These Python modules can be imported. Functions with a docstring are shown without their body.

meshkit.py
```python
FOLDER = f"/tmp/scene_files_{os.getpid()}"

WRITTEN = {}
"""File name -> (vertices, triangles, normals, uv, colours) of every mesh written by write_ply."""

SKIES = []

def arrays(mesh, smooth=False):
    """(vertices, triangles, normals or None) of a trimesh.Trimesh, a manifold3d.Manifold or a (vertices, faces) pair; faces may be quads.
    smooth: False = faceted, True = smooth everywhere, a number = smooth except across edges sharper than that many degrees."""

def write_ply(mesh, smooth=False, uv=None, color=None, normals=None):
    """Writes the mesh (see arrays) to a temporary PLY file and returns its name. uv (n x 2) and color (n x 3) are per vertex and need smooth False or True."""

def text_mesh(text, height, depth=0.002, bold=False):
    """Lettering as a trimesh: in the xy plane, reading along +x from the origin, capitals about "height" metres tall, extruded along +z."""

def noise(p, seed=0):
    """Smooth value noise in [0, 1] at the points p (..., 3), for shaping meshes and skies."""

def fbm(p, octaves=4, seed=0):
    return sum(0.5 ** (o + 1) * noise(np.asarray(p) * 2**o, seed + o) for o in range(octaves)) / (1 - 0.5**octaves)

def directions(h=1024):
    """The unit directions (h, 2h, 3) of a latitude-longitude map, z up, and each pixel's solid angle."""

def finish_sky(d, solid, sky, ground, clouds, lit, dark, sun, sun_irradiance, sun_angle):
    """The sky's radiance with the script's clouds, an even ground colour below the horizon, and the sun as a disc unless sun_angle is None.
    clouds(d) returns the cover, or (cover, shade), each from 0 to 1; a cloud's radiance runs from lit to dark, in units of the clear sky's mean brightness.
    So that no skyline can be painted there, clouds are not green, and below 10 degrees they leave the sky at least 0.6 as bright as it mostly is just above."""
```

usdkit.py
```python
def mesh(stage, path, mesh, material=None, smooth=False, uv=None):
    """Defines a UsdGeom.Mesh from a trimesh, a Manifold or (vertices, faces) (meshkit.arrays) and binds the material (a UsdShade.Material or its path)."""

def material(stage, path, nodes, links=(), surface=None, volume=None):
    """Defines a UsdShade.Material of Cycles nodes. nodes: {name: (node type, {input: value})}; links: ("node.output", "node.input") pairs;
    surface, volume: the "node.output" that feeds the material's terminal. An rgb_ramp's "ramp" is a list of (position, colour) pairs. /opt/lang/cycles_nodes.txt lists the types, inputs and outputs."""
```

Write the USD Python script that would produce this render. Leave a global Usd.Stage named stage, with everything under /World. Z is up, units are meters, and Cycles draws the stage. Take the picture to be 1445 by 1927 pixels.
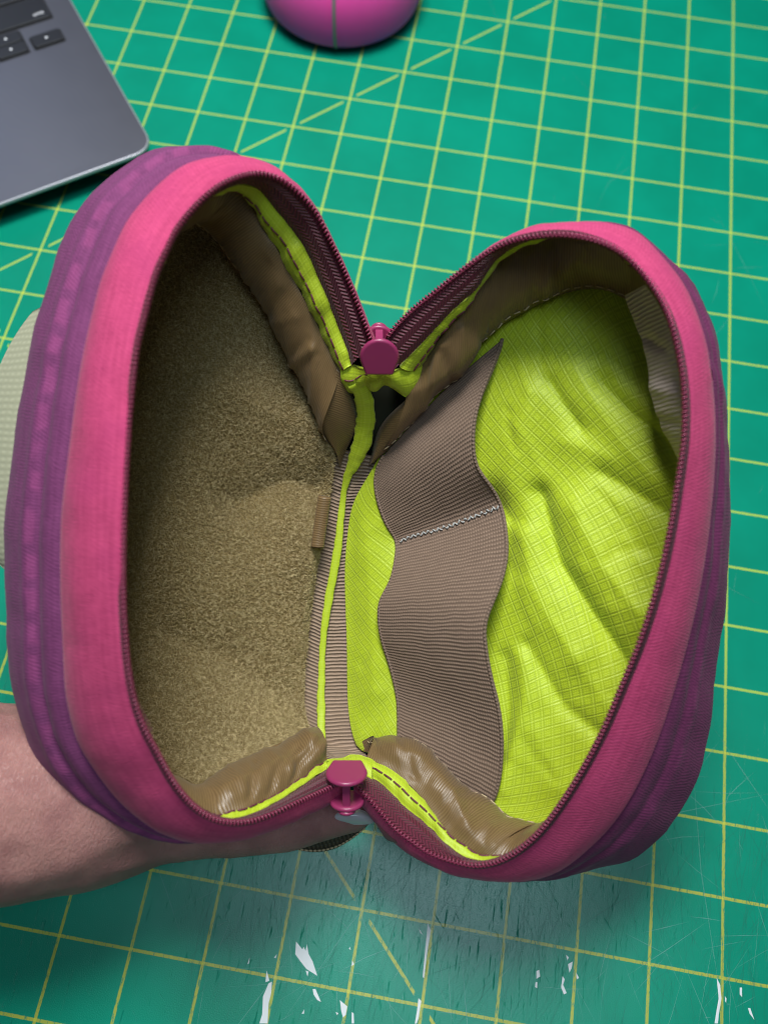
import math
import random
import numpy as np
import trimesh
import manifold3d as m3
import usdkit
import meshkit
from scipy.interpolate import CubicSpline
from scipy.ndimage import gaussian_filter
from pxr import Usd, UsdGeom, UsdLux, UsdShade, Gf, Sdf, Vt

random.seed(4)
rng = np.random.default_rng(4)
stage = Usd.Stage.CreateInMemory()
UsdGeom.SetStageUpAxis(stage, UsdGeom.Tokens.z)
UsdGeom.SetStageMetersPerUnit(stage, 1.0)
UsdGeom.Xform.Define(stage, '/World')
UsdGeom.Scope.Define(stage, '/World/Looks')

# ------------------------------------------------------------------ camera
# the mat's one-inch grid is the world frame: origin on a grid crossing, z = 0 on the mat
EYE = np.array([-0.132900, -0.456721, 0.313114])
RIGHT = np.array([0.98503016, 0.16986182, 0.02936930])
DOWN = np.array([0.16858085, -0.91364321, -0.36991428])
FWD = np.array([-0.03600125, 0.36932782, -0.92860157])
FPX, CX, CY = 1498.906, 722.5, 963.5
cam = UsdGeom.Camera.Define(stage, '/World/camera')
M = np.eye(4)
M[0, :3], M[1, :3], M[2, :3], M[3, :3] = RIGHT, -DOWN, -FWD, EYE
cam.AddTransformOp().Set(Gf.Matrix4d(M.tolist()))
cam.CreateFocalLengthAttr(26.0)
cam.CreateHorizontalApertureAttr(26.0 * 1445 / FPX)
cam.CreateClippingRangeAttr(Gf.Vec2f(0.01, 50))
cam.CreateFStopAttr(26.0 / 3.3)
cam.CreateFocusDistanceAttr(0.262)
cam.CreateExposureAttr(0.0)

# ------------------------------------------------------------------ light
def rect_light(name, pos, target, size, intensity, color):
    l = UsdLux.RectLight.Define(stage, '/World/' + name)
    pos, target = np.array(pos, float), np.array(target, float)
    z = pos - target
    z /= np.linalg.norm(z)
    x = np.cross([0, 1, 0.01], z)
    x /= np.linalg.norm(x)
    y = np.cross(z, x)
    m = np.eye(4)
    m[0, :3], m[1, :3], m[2, :3], m[3, :3] = x, y, z, pos
    l.AddTransformOp().Set(Gf.Matrix4d(m.tolist()))
    l.CreateWidthAttr(size[0])
    l.CreateHeightAttr(size[1])
    l.CreateIntensityAttr(intensity)
    l.CreateColorAttr(Gf.Vec3f(*color))
    return l

rect_light('ceiling_lamp', (-0.22, -0.10, 0.72), (-0.17, -0.30, 0.1), (0.23, 0.23), 44.0, (1.0, 0.985, 0.96))
rect_light('window_lamp', (0.0, -0.54, 1.45), (-0.11, -0.47, 0.0), (0.52, 0.38), 8.5, (0.70, 0.88, 1.0))
rect_light('far_window_lamp', (-0.95, 0.42, 0.70), (-0.35, -0.2, 0.0), (0.45, 0.35), 2.4, (0.66, 0.76, 1.0))
usdkit.material(stage, '/World/Looks/room', {'b': ('background_shader', {'color': (0.80, 0.87, 1.0), 'strength': 0.07})}, [], surface='b.background')
dome = UsdLux.DomeLight.Define(stage, '/World/sky')  # dim even fill added as the ambient light of the room
UsdShade.MaterialBindingAPI.Apply(dome.GetPrim()).Bind(UsdShade.Material.Get(stage, '/World/Looks/room'))
dome.GetPrim().SetCustomDataByKey('kind', 'structure')

# ------------------------------------------------------------------ helpers
def at(px, py, d):
    """The point seen at photograph pixel (px, py), d millimetres deep along the lens axis."""
    s = d * 1e-3
    return EYE + s * (RIGHT * (px - CX) / FPX + DOWN * (py - CY) / FPX + FWD)

def pix(v):
    """Photograph pixel and depth (mm) of world points."""
    w = np.asarray(v) - EYE
    d = w @ FWD
    return CX + FPX * (w @ RIGHT) / d, CY + FPX * (w @ DOWN) / d, d * 1000

def ground(px, py, z=0.0):
    r = RIGHT * (px - CX) / FPX + DOWN * (py - CY) / FPX + FWD
    return EYE + r * (z - EYE[2]) / r[2]

def pts(c):
    return np.array([at(*p) for p in c])

USED = {}
def path_of(name, parent):
    base = parent.GetPath().pathString if parent is not None else '/World'
    k = USED.get((base, name), 0)
    USED[(base, name)] = k + 1
    return f'{base}/{name}' + (f'_{k:03d}' if k else '')

def tag(prim, label=None, category=None, group=None, kind=None):
    for k, v in (('label', label), ('category', category), ('group', group), ('kind', kind)):
        if v:
            prim.SetCustomDataByKey(k, v)

def thing(name, label, category, loc=(0, 0, 0), group=None):
    x = UsdGeom.Xform.Define(stage, path_of(name, None))
    x.AddTranslateOp().Set(Gf.Vec3d(*map(float, loc)))
    tag(x.GetPrim(), label, category, group)
    x.GetPrim().SetMetadata('comment', '')
    ORIGIN[x.GetPath()] = np.array(loc, float)
    return x.GetPrim()

ORIGIN = {}
def origin(prim):
    while prim and prim.GetPath() not in ORIGIN:
        prim = prim.GetParent()
    return ORIGIN[prim.GetPath()] if prim else np.zeros(3)

def part(name, mesh, mat, parent=None, smooth=True, uv=None, label=None, kind=None):
    if hasattr(mesh, 'to_mesh'):
        q = mesh.to_mesh()
        mesh = (np.array(q.vert_properties[:, :3], float), np.array(q.tri_verts))
    if isinstance(mesh, trimesh.Trimesh):
        mesh = (np.array(mesh.vertices), np.array(mesh.faces))
    v, f = np.array(mesh[0], float), np.asarray(mesh[1])
    if parent is not None:
        v = v - origin(parent)
    p = usdkit.mesh(stage, path_of(name, parent), (v, f), mat, smooth=smooth, uv=uv).GetPrim()
    tag(p, label=label, kind=kind)
    return p

def spline(c, n, anchors=None):
    """Resample a 3-D polyline to n points by a centripetal cubic; anchors = indices kept at even shares of n."""
    c = np.asarray(c, float)
    seg = np.linalg.norm(np.diff(c, axis=0), axis=1)
    t = np.r_[0, np.cumsum(np.maximum(seg, 1e-7) ** 0.6)]
    sp = CubicSpline(t, c)
    fine = np.linspace(0, t[-1], 3000)
    q = sp(fine)
    L = np.r_[0, np.cumsum(np.linalg.norm(np.diff(q, axis=0), axis=1))]
    if anchors is None:
        return sp(np.interp(np.linspace(0, L[-1], n), L, fine))
    la = np.interp(t[list(anchors)], fine, L)
    s = np.interp(np.linspace(0, 1, n), np.linspace(0, 1, len(la)), la)
    return sp(np.interp(s, L, fine))

def ring(c, n, side):
    """Resample one of the pouch's rim-like curves so that start, top, side, bottom and end line up between curves."""
    a = np.array(c, float)
    top, low = int(a[:, 1].argmin()), int(a[:, 1].argmax())
    mid = int(a[:, 0].argmin() if side < 0 else a[:, 0].argmax())
    w = [0, top, mid, low, len(a) - 1]
    return spline(pts(c), n, w)

def normals(g):
    du, dv = np.gradient(g, axis=1), np.gradient(g, axis=0)
    n = np.cross(du, dv)
    return n / np.maximum(np.linalg.norm(n, axis=-1, keepdims=True), 1e-12)

def facing(g, centre):
    """Normals of a grid turned away from the centre."""
    n = normals(g)
    s = ((g - centre) * n).sum(-1)
    return n * (1 if s.mean() > 0 else -1)

def toeye(g):
    n = normals(g)
    return n * (1 if ((EYE - g) * n).sum(-1).mean() > 0 else -1)

def grid_mesh(g, closed=False):
    nv, nu = g.shape[:2]
    i = np.arange(nv * nu).reshape(nv, nu)
    f = np.stack([i[:-1, :-1], i[:-1, 1:], i[1:, 1:], i[1:, :-1]], -1).reshape(-1, 4)
    du = np.linalg.norm(np.diff(g, axis=1), axis=-1).mean(0)
    dv = np.linalg.norm(np.diff(g, axis=0), axis=-1).mean(1)
    U, V = np.meshgrid(np.r_[0, np.cumsum(du)] * 1000, np.r_[0, np.cumsum(dv)] * 1000)
    f3 = np.vstack([f[:, [0, 1, 2]], f[:, [0, 2, 3]]])
    return (g.reshape(-1, 3), f3), np.stack([U, V], -1).reshape(-1, 2)

def sheet(name, g, mat, parent, thick=0.0, **k):
    """A cloth sheet from a grid of points, with real thickness behind it when asked."""
    (v, f), uv = grid_mesh(g)
    if thick:
        n = toeye(g).reshape(-1, 3)
        nv, nu = g.shape[:2]
        i = np.arange(nv * nu).reshape(nv, nu)
        b = np.r_[i[0, :], i[1:, -1], i[-1, -2::-1], i[-2:0:-1, 0]]
        b2 = np.r_[b[1:], b[:1]]
        o = nv * nu
        v = np.vstack([v, v - n * thick])
        side = np.vstack([np.stack([b, b2, b2 + o], 1), np.stack([b, b2 + o, b + o], 1)])
        f = np.vstack([f, f[:, ::-1] + o, side])
        uv = np.vstack([uv, uv])
    return part(name, (v, f), mat, parent, uv=uv, **k)

def loft(curves, nv, bulge=0.0, centre=None, shape=None):
    """Grid through a list of equally sampled curves; bulge in metres away from the centre."""
    c = np.array(curves)
    if len(c) == 2:
        s = np.linspace(0, 1, nv)[:, None, None]
        g = c[0] * (1 - s) + c[1] * s
    else:
        d = np.linalg.norm(np.diff(c, axis=0), axis=-1).mean(1)
        t = np.r_[0, np.cumsum(d)] / d.sum()
        g = CubicSpline(t, c, bc_type='natural')(np.linspace(0, 1, nv))
    if bulge:
        s = np.linspace(0, 1, nv)
        prof = (np.sin(np.pi * s) ** 0.8 if shape is None else shape(s))[:, None, None]
        g = g + facing(g, centre) * bulge * prof
    return g

def coons(c0, c1, d0, d1):
    """c0, c1: edges v=0 and v=1 along u; d0, d1: edges u=0 and u=1 along v."""
    nu, nv = len(c0), len(d0)
    u, v = np.linspace(0, 1, nu)[None, :, None], np.linspace(0, 1, nv)[:, None, None]
    return ((1 - v) * c0[None] + v * c1[None] + (1 - u) * d0[:, None] + u * d1[:, None]
            - (1 - u) * (1 - v) * c0[0] - u * (1 - v) * c0[-1] - (1 - u) * v * c1[0] - u * v * c1[-1])

def push(g, ridges, n):
    """Raise (or sink) folds: each ridge is (photograph polyline, height in mm, half-width in pixels)."""
    x, y, _ = pix(g)
    out = np.zeros(g.shape[:2])
    for line, amp, sig in ridges:
        line = np.array(line, float)
        best = np.full(g.shape[:2], 1e9)
        for a, b in zip(line[:-1], line[1:]):
            ab = b - a
            t = np.clip(((x - a[0]) * ab[0] + (y - a[1]) * ab[1]) / (ab @ ab), 0, 1)
            best = np.minimum(best, (x - a[0] - t * ab[0]) ** 2 + (y - a[1] - t * ab[1]) ** 2)
        out += amp * 1e-3 * (0.6 * np.exp(-best / (2 * sig * sig)) + 0.4 * np.exp(-np.sqrt(best + 4) / (0.6 * sig)))
    return g + n * out[..., None]

def wrinkle(g, amp, scale, seed, n, octaves=3, stretch=(1, 1)):
    """Cloth unevenness from noise laid over the sheet's own length and width (mm)."""
    _, uv = grid_mesh(g)
    q = np.c_[uv[:, 0] / scale * stretch[0], uv[:, 1] / scale * stretch[1], np.full(len(uv), seed * 7.3)]
    h = (meshkit.fbm(q, octaves, seed) - 0.5) * 2 * amp * 1e-3
    return g + n * h.reshape(g.shape[:2])[..., None]

def hem(g0, g, rows=7, sides='uv'):
    """Keep the cloth on its seams: folds fade out towards the sewn edges."""
    nv, nu = g.shape[:2]
    u = np.minimum(np.arange(nu), nu - 1 - np.arange(nu))[None] if 'u' in sides else np.full((1, nu), 999)
    v = np.minimum(np.arange(nv), nv - 1 - np.arange(nv))[:, None] if 'v' in sides else np.full((nv, 1), 999)
    w = np.clip(np.minimum(u, v) / rows, 0, 1)
    return g0 + (g - g0) * (w * w * (3 - 2 * w))[..., None]

def frames(c, hint):
    t = np.gradient(c, axis=0)
    t /= np.linalg.norm(t, axis=1, keepdims=True)
    a = hint - t * (hint * t).sum(1, keepdims=True)
    a /= np.linalg.norm(a, axis=1, keepdims=True)
    return t, a, np.cross(t, a)

def tube(c, ra, rb, hint, sides=12, ends=True):
    """Tube along c: radius ra along the hint direction, rb across it (scalars or per point)."""
    c = np.asarray(c)
    n = len(c)
    ra, rb = np.broadcast_to(ra, n), np.broadcast_to(rb, n)
    t, a, b = frames(c, np.broadcast_to(hint, c.shape))
    w = np.linspace(0, 2 * np.pi, sides, endpoint=False)
    v = c[:, None] + a[:, None] * (ra[:, None] * np.cos(w))[..., None] + b[:, None] * (rb[:, None] * np.sin(w))[..., None]
    i = np.arange(n * sides).reshape(n, sides)
    j = np.roll(i, -1, axis=1)
    f = np.vstack([np.stack([i[:-1], j[:-1], j[1:]], -1).reshape(-1, 3), np.stack([i[:-1], j[1:], i[1:]], -1).reshape(-1, 3)])
    v = v.reshape(-1, 3)
    if ends:
        k = len(v)
        v = np.vstack([v, c[0], c[-1]])
        f = np.vstack([f, np.stack([j[0], i[0], np.full(sides, k)], 1), np.stack([i[-1], j[-1], np.full(sides, k + 1)], 1)])
    L = np.r_[0, np.cumsum(np.linalg.norm(np.diff(c, axis=0), axis=1))] * 1000
    uv = np.stack(np.broadcast_arrays(L[:, None], (w * 1000 * max(ra.mean(), rb.mean()))[None]), -1).reshape(-1, 2)
    if ends:
        uv = np.vstack([uv, [0, 0], [L[-1], 0]])
    return (v, f), uv

def join(ms):
    vs, fs, k = [], [], 0
    for v, f in ms:
        vs.append(v)
        fs.append(np.asarray(f) + k)
        k += len(v)
    return np.vstack(vs), np.vstack(fs)

def stitches(name, c, mat, parent, lift, dash=2.2, gap=1.0, r=0.22, label=None):
    """A seam of separate thread stitches lying on the cloth along the curve c."""
    c = np.asarray(c)
    L = np.r_[0, np.cumsum(np.linalg.norm(np.diff(c, axis=0), axis=1))] * 1000
    ms, s = [], 0.3
    while s + dash < L[-1]:
        q = np.linspace(s, s + dash, 5)
        p = np.stack([np.interp(q, L, c[:, k]) for k in range(3)], 1)
        toward = EYE - p
        toward /= np.linalg.norm(toward, axis=1, keepdims=True)
        up = np.sin(np.linspace(0, np.pi, 5))[:, None] * 0.25e-3 + lift * 1e-3
        p = p + toward * up
        ms.append(tube(p, r * 1e-3, r * 1e-3, np.array([0.31, 0.2, 0.92]), 5)[0])
        s += dash + gap
    return part(name, join(ms), mat, parent, kind='stuff', label=label)

def coil(c, a_hint, pitch=1.15, ra=0.62, rb=0.46, wire=0.27, sides=5, steps=9):
    """The zipper's nylon coil: a flattened helix wound along the curve."""
    L = np.r_[0, np.cumsum(np.linalg.norm(np.diff(c, axis=0), axis=1))] * 1000
    turns = int(L[-1] / pitch)
    s = np.linspace(0, L[-1], turns * steps)
    p = np.stack([np.interp(s, L, c[:, k]) for k in range(3)], 1)
    h = np.stack([np.interp(s, L, a_hint[:, k]) for k in range(3)], 1)
    t, a, b = frames(p, h)
    w = s / pitch * 2 * np.pi
    p = p + (a * (ra * np.cos(w))[:, None] + b * (rb * np.sin(w))[:, None]) * 1e-3
    return tube(p, wire * 1e-3, wire * 1e-3, t * 0.9 + a * 0.1, sides)[0]

def hull(balls):
    """Hull of spheres given as (centre, radius)."""
    return m3.Manifold.batch_hull([m3.Manifold.sphere(r, 20).translate(list(map(float, c))) for c, r in balls])

def smooth_mesh(man, edge, rounds):
    m = man.refine_to_length(edge).to_mesh()
    t = trimesh.Trimesh(np.array(m.vert_properties[:, :3], float), np.array(m.tri_verts), process=True)
    trimesh.smoothing.filter_taubin(t, lamb=0.5, nu=0.53, iterations=rounds)
    return t

# ------------------------------------------------------------------ materials
class Mat:
    """Small builder of Cycles node graphs."""
    def __init__(self):
        self.nodes, self.links, self.n = {}, [], 0
    def add(self, kind, out, **inputs):
        name = f'n{self.n}'
        self.n += 1
        const = {}
        for k, v in inputs.items():
            if isinstance(v, str) and v.startswith('n') and '.' in v:
                self.links.append((v, f'{name}.{k}'))
            else:
                const[k] = v
        self.nodes[name] = (kind, const)
        return f'{name}.{out}'
    def math(self, op, a, b=0.0, c=0.0, clamp=False):
        return self.add('math', 'value', math_type=op, value1=a, value2=b, value3=c, use_clamp=clamp)
    def uv(self):
        o = self.add('uvmap', 'UV', attribute='st')
        s = self.add('separate_xyz', 'x', vector=o)
        return s, s.replace('.x', '.y'), o
    def xyz(self):
        o = self.add('geometry', 'position')
        s = self.add('separate_xyz', 'x', vector=o)
        return s, s.replace('.x', '.y'), s.replace('.x', '.z'), o
    def vec(self, x, y, z=0.0):
        return self.add('combine_xyz', 'vector', x=x, y=y, z=z)
    def noise(self, vec, scale, detail=3.0, rough=0.55):
        return self.add('noise_texture', 'fac', vector=vec, scale=scale, detail=detail, roughness=rough)
    def ramp(self, fac, a, b):
        return self.add('map_range', 'result', range_type='smoothstep', value=fac, from_min=a, from_max=b, to_min=0.0, to_max=1.0, clamp=True)
    def mix(self, fac, a, b, mode='mix'):
        return self.add('mix_color', 'result', blend_type=mode, fac=fac, a=a, b=b)
    def wave(self, x, pitch, phase=0.0):
        """0..1 sine of period pitch."""
        return self.math('multiply_add', self.math('sine', self.math('multiply_add', x, 2 * math.pi / pitch, phase)), 0.5, 0.5)
    def done(self, name, color, height=None, bump=0.3, dist=0.0005, **p):
        if height is not None:
            p['normal'] = self.add('bump', 'normal', height=height, strength=bump, distance=dist)
        out = self.add('principled_bsdf', 'BSDF', base_color=color, **p)
        return usdkit.material(stage, '/World/Looks/' + name, self.nodes, self.links, surface=out)

def plain(name, color, rough=0.5, **p):
    m = Mat()
    return m.done(name, color, roughness=rough, **p)

def shade(c, k):
    return tuple(x * k for x in c)

def cloth(name, base, dark, pitch_u, pitch_v, mottling=0.25, rough=0.8, bump=0.5, depth=0.0003, sheen=0.15, streak=(0.15, 1.2), fleck=0.0, spec=0.3):
    """Woven cloth: crossed threads (mm pitches along and across), soft mottling and stretched streaks."""
    m = Mat()
    u, v, uv = m.uv()
    h = m.math('multiply', m.wave(u, pitch_u), m.wave(v, pitch_v))
    blot = m.ramp(m.noise(uv, 0.08, 4.0), 0.3, 0.7)
    thread = m.noise(m.vec(m.math('multiply', u, streak[0]), m.math('multiply', v, streak[1])), 1.0, 4.0, 0.65)
    fac = m.math('add', m.math('multiply', h, 0.55), m.math('add', m.math('multiply', thread, 0.5), m.math('multiply', blot, mottling)), clamp=True)
    col = m.mix(fac, dark, base)
    return m.done(name, col, h, bump, depth, roughness=rough, sheen_weight=sheen, sheen_roughness=0.4, specular_ior_level=spec)

def twill(m, u, v, uv):
    """Irregular fine weave: slubby crosswise ribs, slanting twill and long streaks; returns (height, tone)."""
    wob = m.noise(uv, 0.35, 3.0, 0.6)
    ribs = m.wave(m.math('multiply_add', wob, 1.6, u), 0.85)
    slant = m.wave(m.math('add', m.math('multiply_add', wob, 1.2, u), m.math('multiply', v, 0.55)), 1.05)
    amount = m.ramp(m.noise(uv, 0.16, 3.0), 0.35, 0.65)
    h = m.mix(amount, ribs, slant)
    h = m.add('rgb_to_bw', 'val', color=h)
    long_ = m.noise(m.vec(m.math('multiply', u, 0.05), m.math('multiply', v, 1.1)), 1.0, 4.0, 0.65)
    short = m.noise(m.vec(m.math('multiply', u, 1.3), m.math('multiply', v, 0.35)), 1.0, 4.0, 0.7)
    tone = m.math('add', m.math('multiply', h, 0.26), m.math('add', m.math('multiply', m.ramp(long_, 0.25, 0.75), 0.40), m.math('multiply', m.ramp(short, 0.25, 0.75), 0.40)), clamp=True)
    return m.math('add', m.math('multiply', h, 0.7), m.math('multiply', short, 0.5)), tone

def pink_cloth():
    m = Mat()
    u, v, uv = m.uv()
    h, tone = twill(m, u, v, uv)
    col = m.mix(tone, (0.30, 0.026, 0.090), (0.56, 0.070, 0.185))
    col = m.mix(m.math('multiply', m.ramp(m.noise(uv, 0.07, 4.0), 0.4, 0.75), 0.35), col, (0.34, 0.032, 0.13))
    return m.done('pink_cloth', col, h, 0.35, 0.0003, roughness=0.85, sheen_weight=0.10, sheen_roughness=0.4, specular_ior_level=0.2)
PINK = pink_cloth()
# purple cloth with a row of paler dashes woven along its seam
def purple_cloth(name, stripe, ends):
    m = Mat()
    u, v, uv = m.uv()
    h, fac = twill(m, u, v, uv)
    col = m.mix(fac, *ends)
    wob = m.math('multiply_add', m.noise(uv, 0.10, 2.0), 4.0, m.math('subtract', v, 12.0))
    band = m.math('subtract', 1.0, m.ramp(m.math('absolute', wob), 0.6, 1.9))
    dash = m.ramp(m.wave(m.math('multiply_add', m.noise(uv, 0.06, 2.0), 14.0, u), 9.5), 0.0, 0.55)
    patch = m.ramp(m.noise(uv, 0.05, 2.0), 0.25, 0.5)
    fac2 = m.math('multiply', m.math('multiply', band, dash), m.math('multiply', patch, stripe))
    col = m.mix(fac2, col, (0.47, 0.085, 0.27))
    return m.done(name, col, h, 0.35, 0.0003, roughness=0.85, sheen_weight=0.05, sheen_roughness=0.4, specular_ior_level=0.3)
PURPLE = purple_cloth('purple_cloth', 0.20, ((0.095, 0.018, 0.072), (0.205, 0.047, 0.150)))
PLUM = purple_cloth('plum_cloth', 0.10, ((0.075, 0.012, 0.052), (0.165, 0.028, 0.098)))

def herringbone():
    m = Mat()
    u, v, uv = m.uv()
    zig = m.math('pingpong', v, 1.6)
    h = m.wave(m.math('add', u, m.math('multiply', zig, 1.2)), 1.25)
    col = m.mix(h, (0.055, 0.004, 0.014), (0.165, 0.015, 0.045))
    return m.done('maroon_tape', col, h, 0.8, 0.0005, roughness=0.55, specular_ior_level=0.45, sheen_weight=0.1)
TAPE = herringbone()
COIL = plain('maroon_nylon', (0.22, 0.028, 0.072), 0.36, specular_ior_level=0.6)
SLIDER = plain('magenta_enamel', (0.275, 0.030, 0.105), 0.33, specular_ior_level=0.5)

def ripstop(name, cell=3.15, base=(0.43, 0.57, 0.014), line=(0.20, 0.30, 0.006), pale=(0.57, 0.70, 0.09), k=1.0):
    m = Mat()
    u, v, uv = m.uv()
    def lines(c):
        f = m.math('pingpong', c, cell / 2)            # 0 at a cell edge, cell/2 mid-cell
        one = m.math('subtract', 1.0, m.ramp(m.math('absolute', m.math('subtract', f, 0.52)), 0.10, 0.34))
        core = m.math('subtract', 1.0, m.ramp(f, 0.05, 0.30))
        return one, core
    a1, c1 = lines(u)
    a2, c2 = lines(v)
    dark = m.math('maximum', a1, a2)
    rib = m.math('maximum', c1, c2)
    fine = m.math('multiply', m.wave(u, 0.72), m.wave(v, 0.72))
    blot = m.noise(uv, 0.07, 3.0)
    col = m.mix(m.math('multiply', fine, 0.40), base, pale)
    col = m.mix(m.math('multiply', dark, m.math('multiply_add', m.noise(uv, 0.11, 2.0), 0.65 * k, -0.02)), col, line)
    col = m.mix(m.math('multiply', rib, 0.3 * k), col, pale)
    col = m.mix(m.math('multiply', m.ramp(blot, 0.35, 0.75), 0.20), col, (0.40, 0.52, 0.01))
    h = m.math('add', m.math('multiply', fine, 0.45), m.math('subtract', rib, m.math('multiply', dark, 0.6)))
    return m.done(name, col, h, 0.28 * k, 0.0004, roughness=0.52, specular_ior_level=0.45, sheen_weight=0.1)
LIME = ripstop('lime_ripstop')
BINDING = ripstop('lime_binding', 2.6, k=0.45)

def ribbed(name, base, dark, pitch, rough=0.4, bump=0.5, depth=0.0005, spec=0.5, axis='u', cross=0.0):
    m = Mat()
    u, v, uv = m.uv()
    a, b = (u, v) if axis == 'u' else (v, u)
    wob = m.math('multiply_add', m.noise(uv, 0.12, 2.0), 1.2, a)
    h = m.wave(wob, pitch)
    if cross:
        h = m.math('multiply', h, m.math('multiply_add', m.wave(m.math('add', b, 0.0), cross), 0.6, 0.4))
    th = m.noise(m.vec(m.math('multiply', a, 1.4), m.math('multiply', b, 0.2)), 1.0, 4.0, 0.6)
    fac = m.math('add', m.math('multiply', h, 0.7), m.math('multiply_add', th, 0.6, -0.15), clamp=True)
    col = m.mix(fac, dark, base)
    return m.done(name, col, h, bump, depth, roughness=rough, specular_ior_level=spec, sheen_weight=0.08)
TAN = ribbed('tan_lining', (0.215, 0.140, 0.062), (0.125, 0.076, 0.030), 0.82, 0.38, 0.25, 0.0003, 0.48)
GROSGRAIN = ribbed('taupe_grosgrain', (0.48, 0.345, 0.25), (0.13, 0.085, 0.055), 1.25, 0.6, 0.8, 0.0006, 0.3)
LIT_TAN = ribbed('lit_tan_cloth', (0.56, 0.48, 0.43), (0.33, 0.27, 0.23), 1.2, 0.6, 0.5, 0.0005, 0.3)  # tan lining in strong light, painted as a paler cloth
ELASTIC = ribbed('brown_elastic', (0.31, 0.218, 0.160), (0.125, 0.085, 0.062), 1.2, 0.75, 0.6, 0.0005, 0.25, cross=0.95)
WEB_OLIVE = ribbed('olive_webbing', (0.10, 0.085, 0.04), (0.012, 0.012, 0.006), 1.5, 0.6, 0.9, 0.0008, 0.4, cross=1.3)
WEB_PALE = ribbed('pale_webbing', (0.42, 0.43, 0.30), (0.33, 0.34, 0.23), 2.0, 0.85, 0.2, 0.0004, 0.2, cross=3.0)

def fuzz_base():
    m = Mat()
    u, v, uv = m.uv()
    n = m.noise(uv, 1.3, 5.0, 0.7)
    big = m.noise(uv, 0.06, 3.0)
    fac = m.math('add', m.ramp(n, 0.3, 0.75), m.math('multiply_add', big, 0.6, -0.3), clamp=True)
    col = m.mix(fac, (0.145, 0.100, 0.032), (0.37, 0.272, 0.108))
    return m.done('loop_cloth', col, n, 0.9, 0.0012, roughness=0.8, specular_ior_level=0.25, sheen_weight=0.1)
LOOP = fuzz_base()
def fuzz_hair():
    m = Mat()
    r = m.add('object_info', 'random')
    _, _, _, pos = m.xyz()
    n = m.noise(pos, 900.0, 2.0)
    col = m.mix(m.ramp(n, 0.3, 0.7), (0.30, 0.22, 0.080), (0.66, 0.54, 0.29))
    return m.done('loop_fibre', col, roughness=0.38, specular_ior_level=0.6)
FIBRE = fuzz_hair()
THREAD_MAROON = plain('maroon_thread', (0.13, 0.02, 0.05), 0.6)
THREAD_TAN = plain('tan_thread', (0.48, 0.38, 0.23), 0.6)
THREAD_GREY = plain('grey_thread', (0.36, 0.37, 0.36), 0.6)
VOID = plain('cavity_shade', (0.012, 0.016, 0.006), 0.8)  # near-black colour stands in for shade inside the opening

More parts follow.
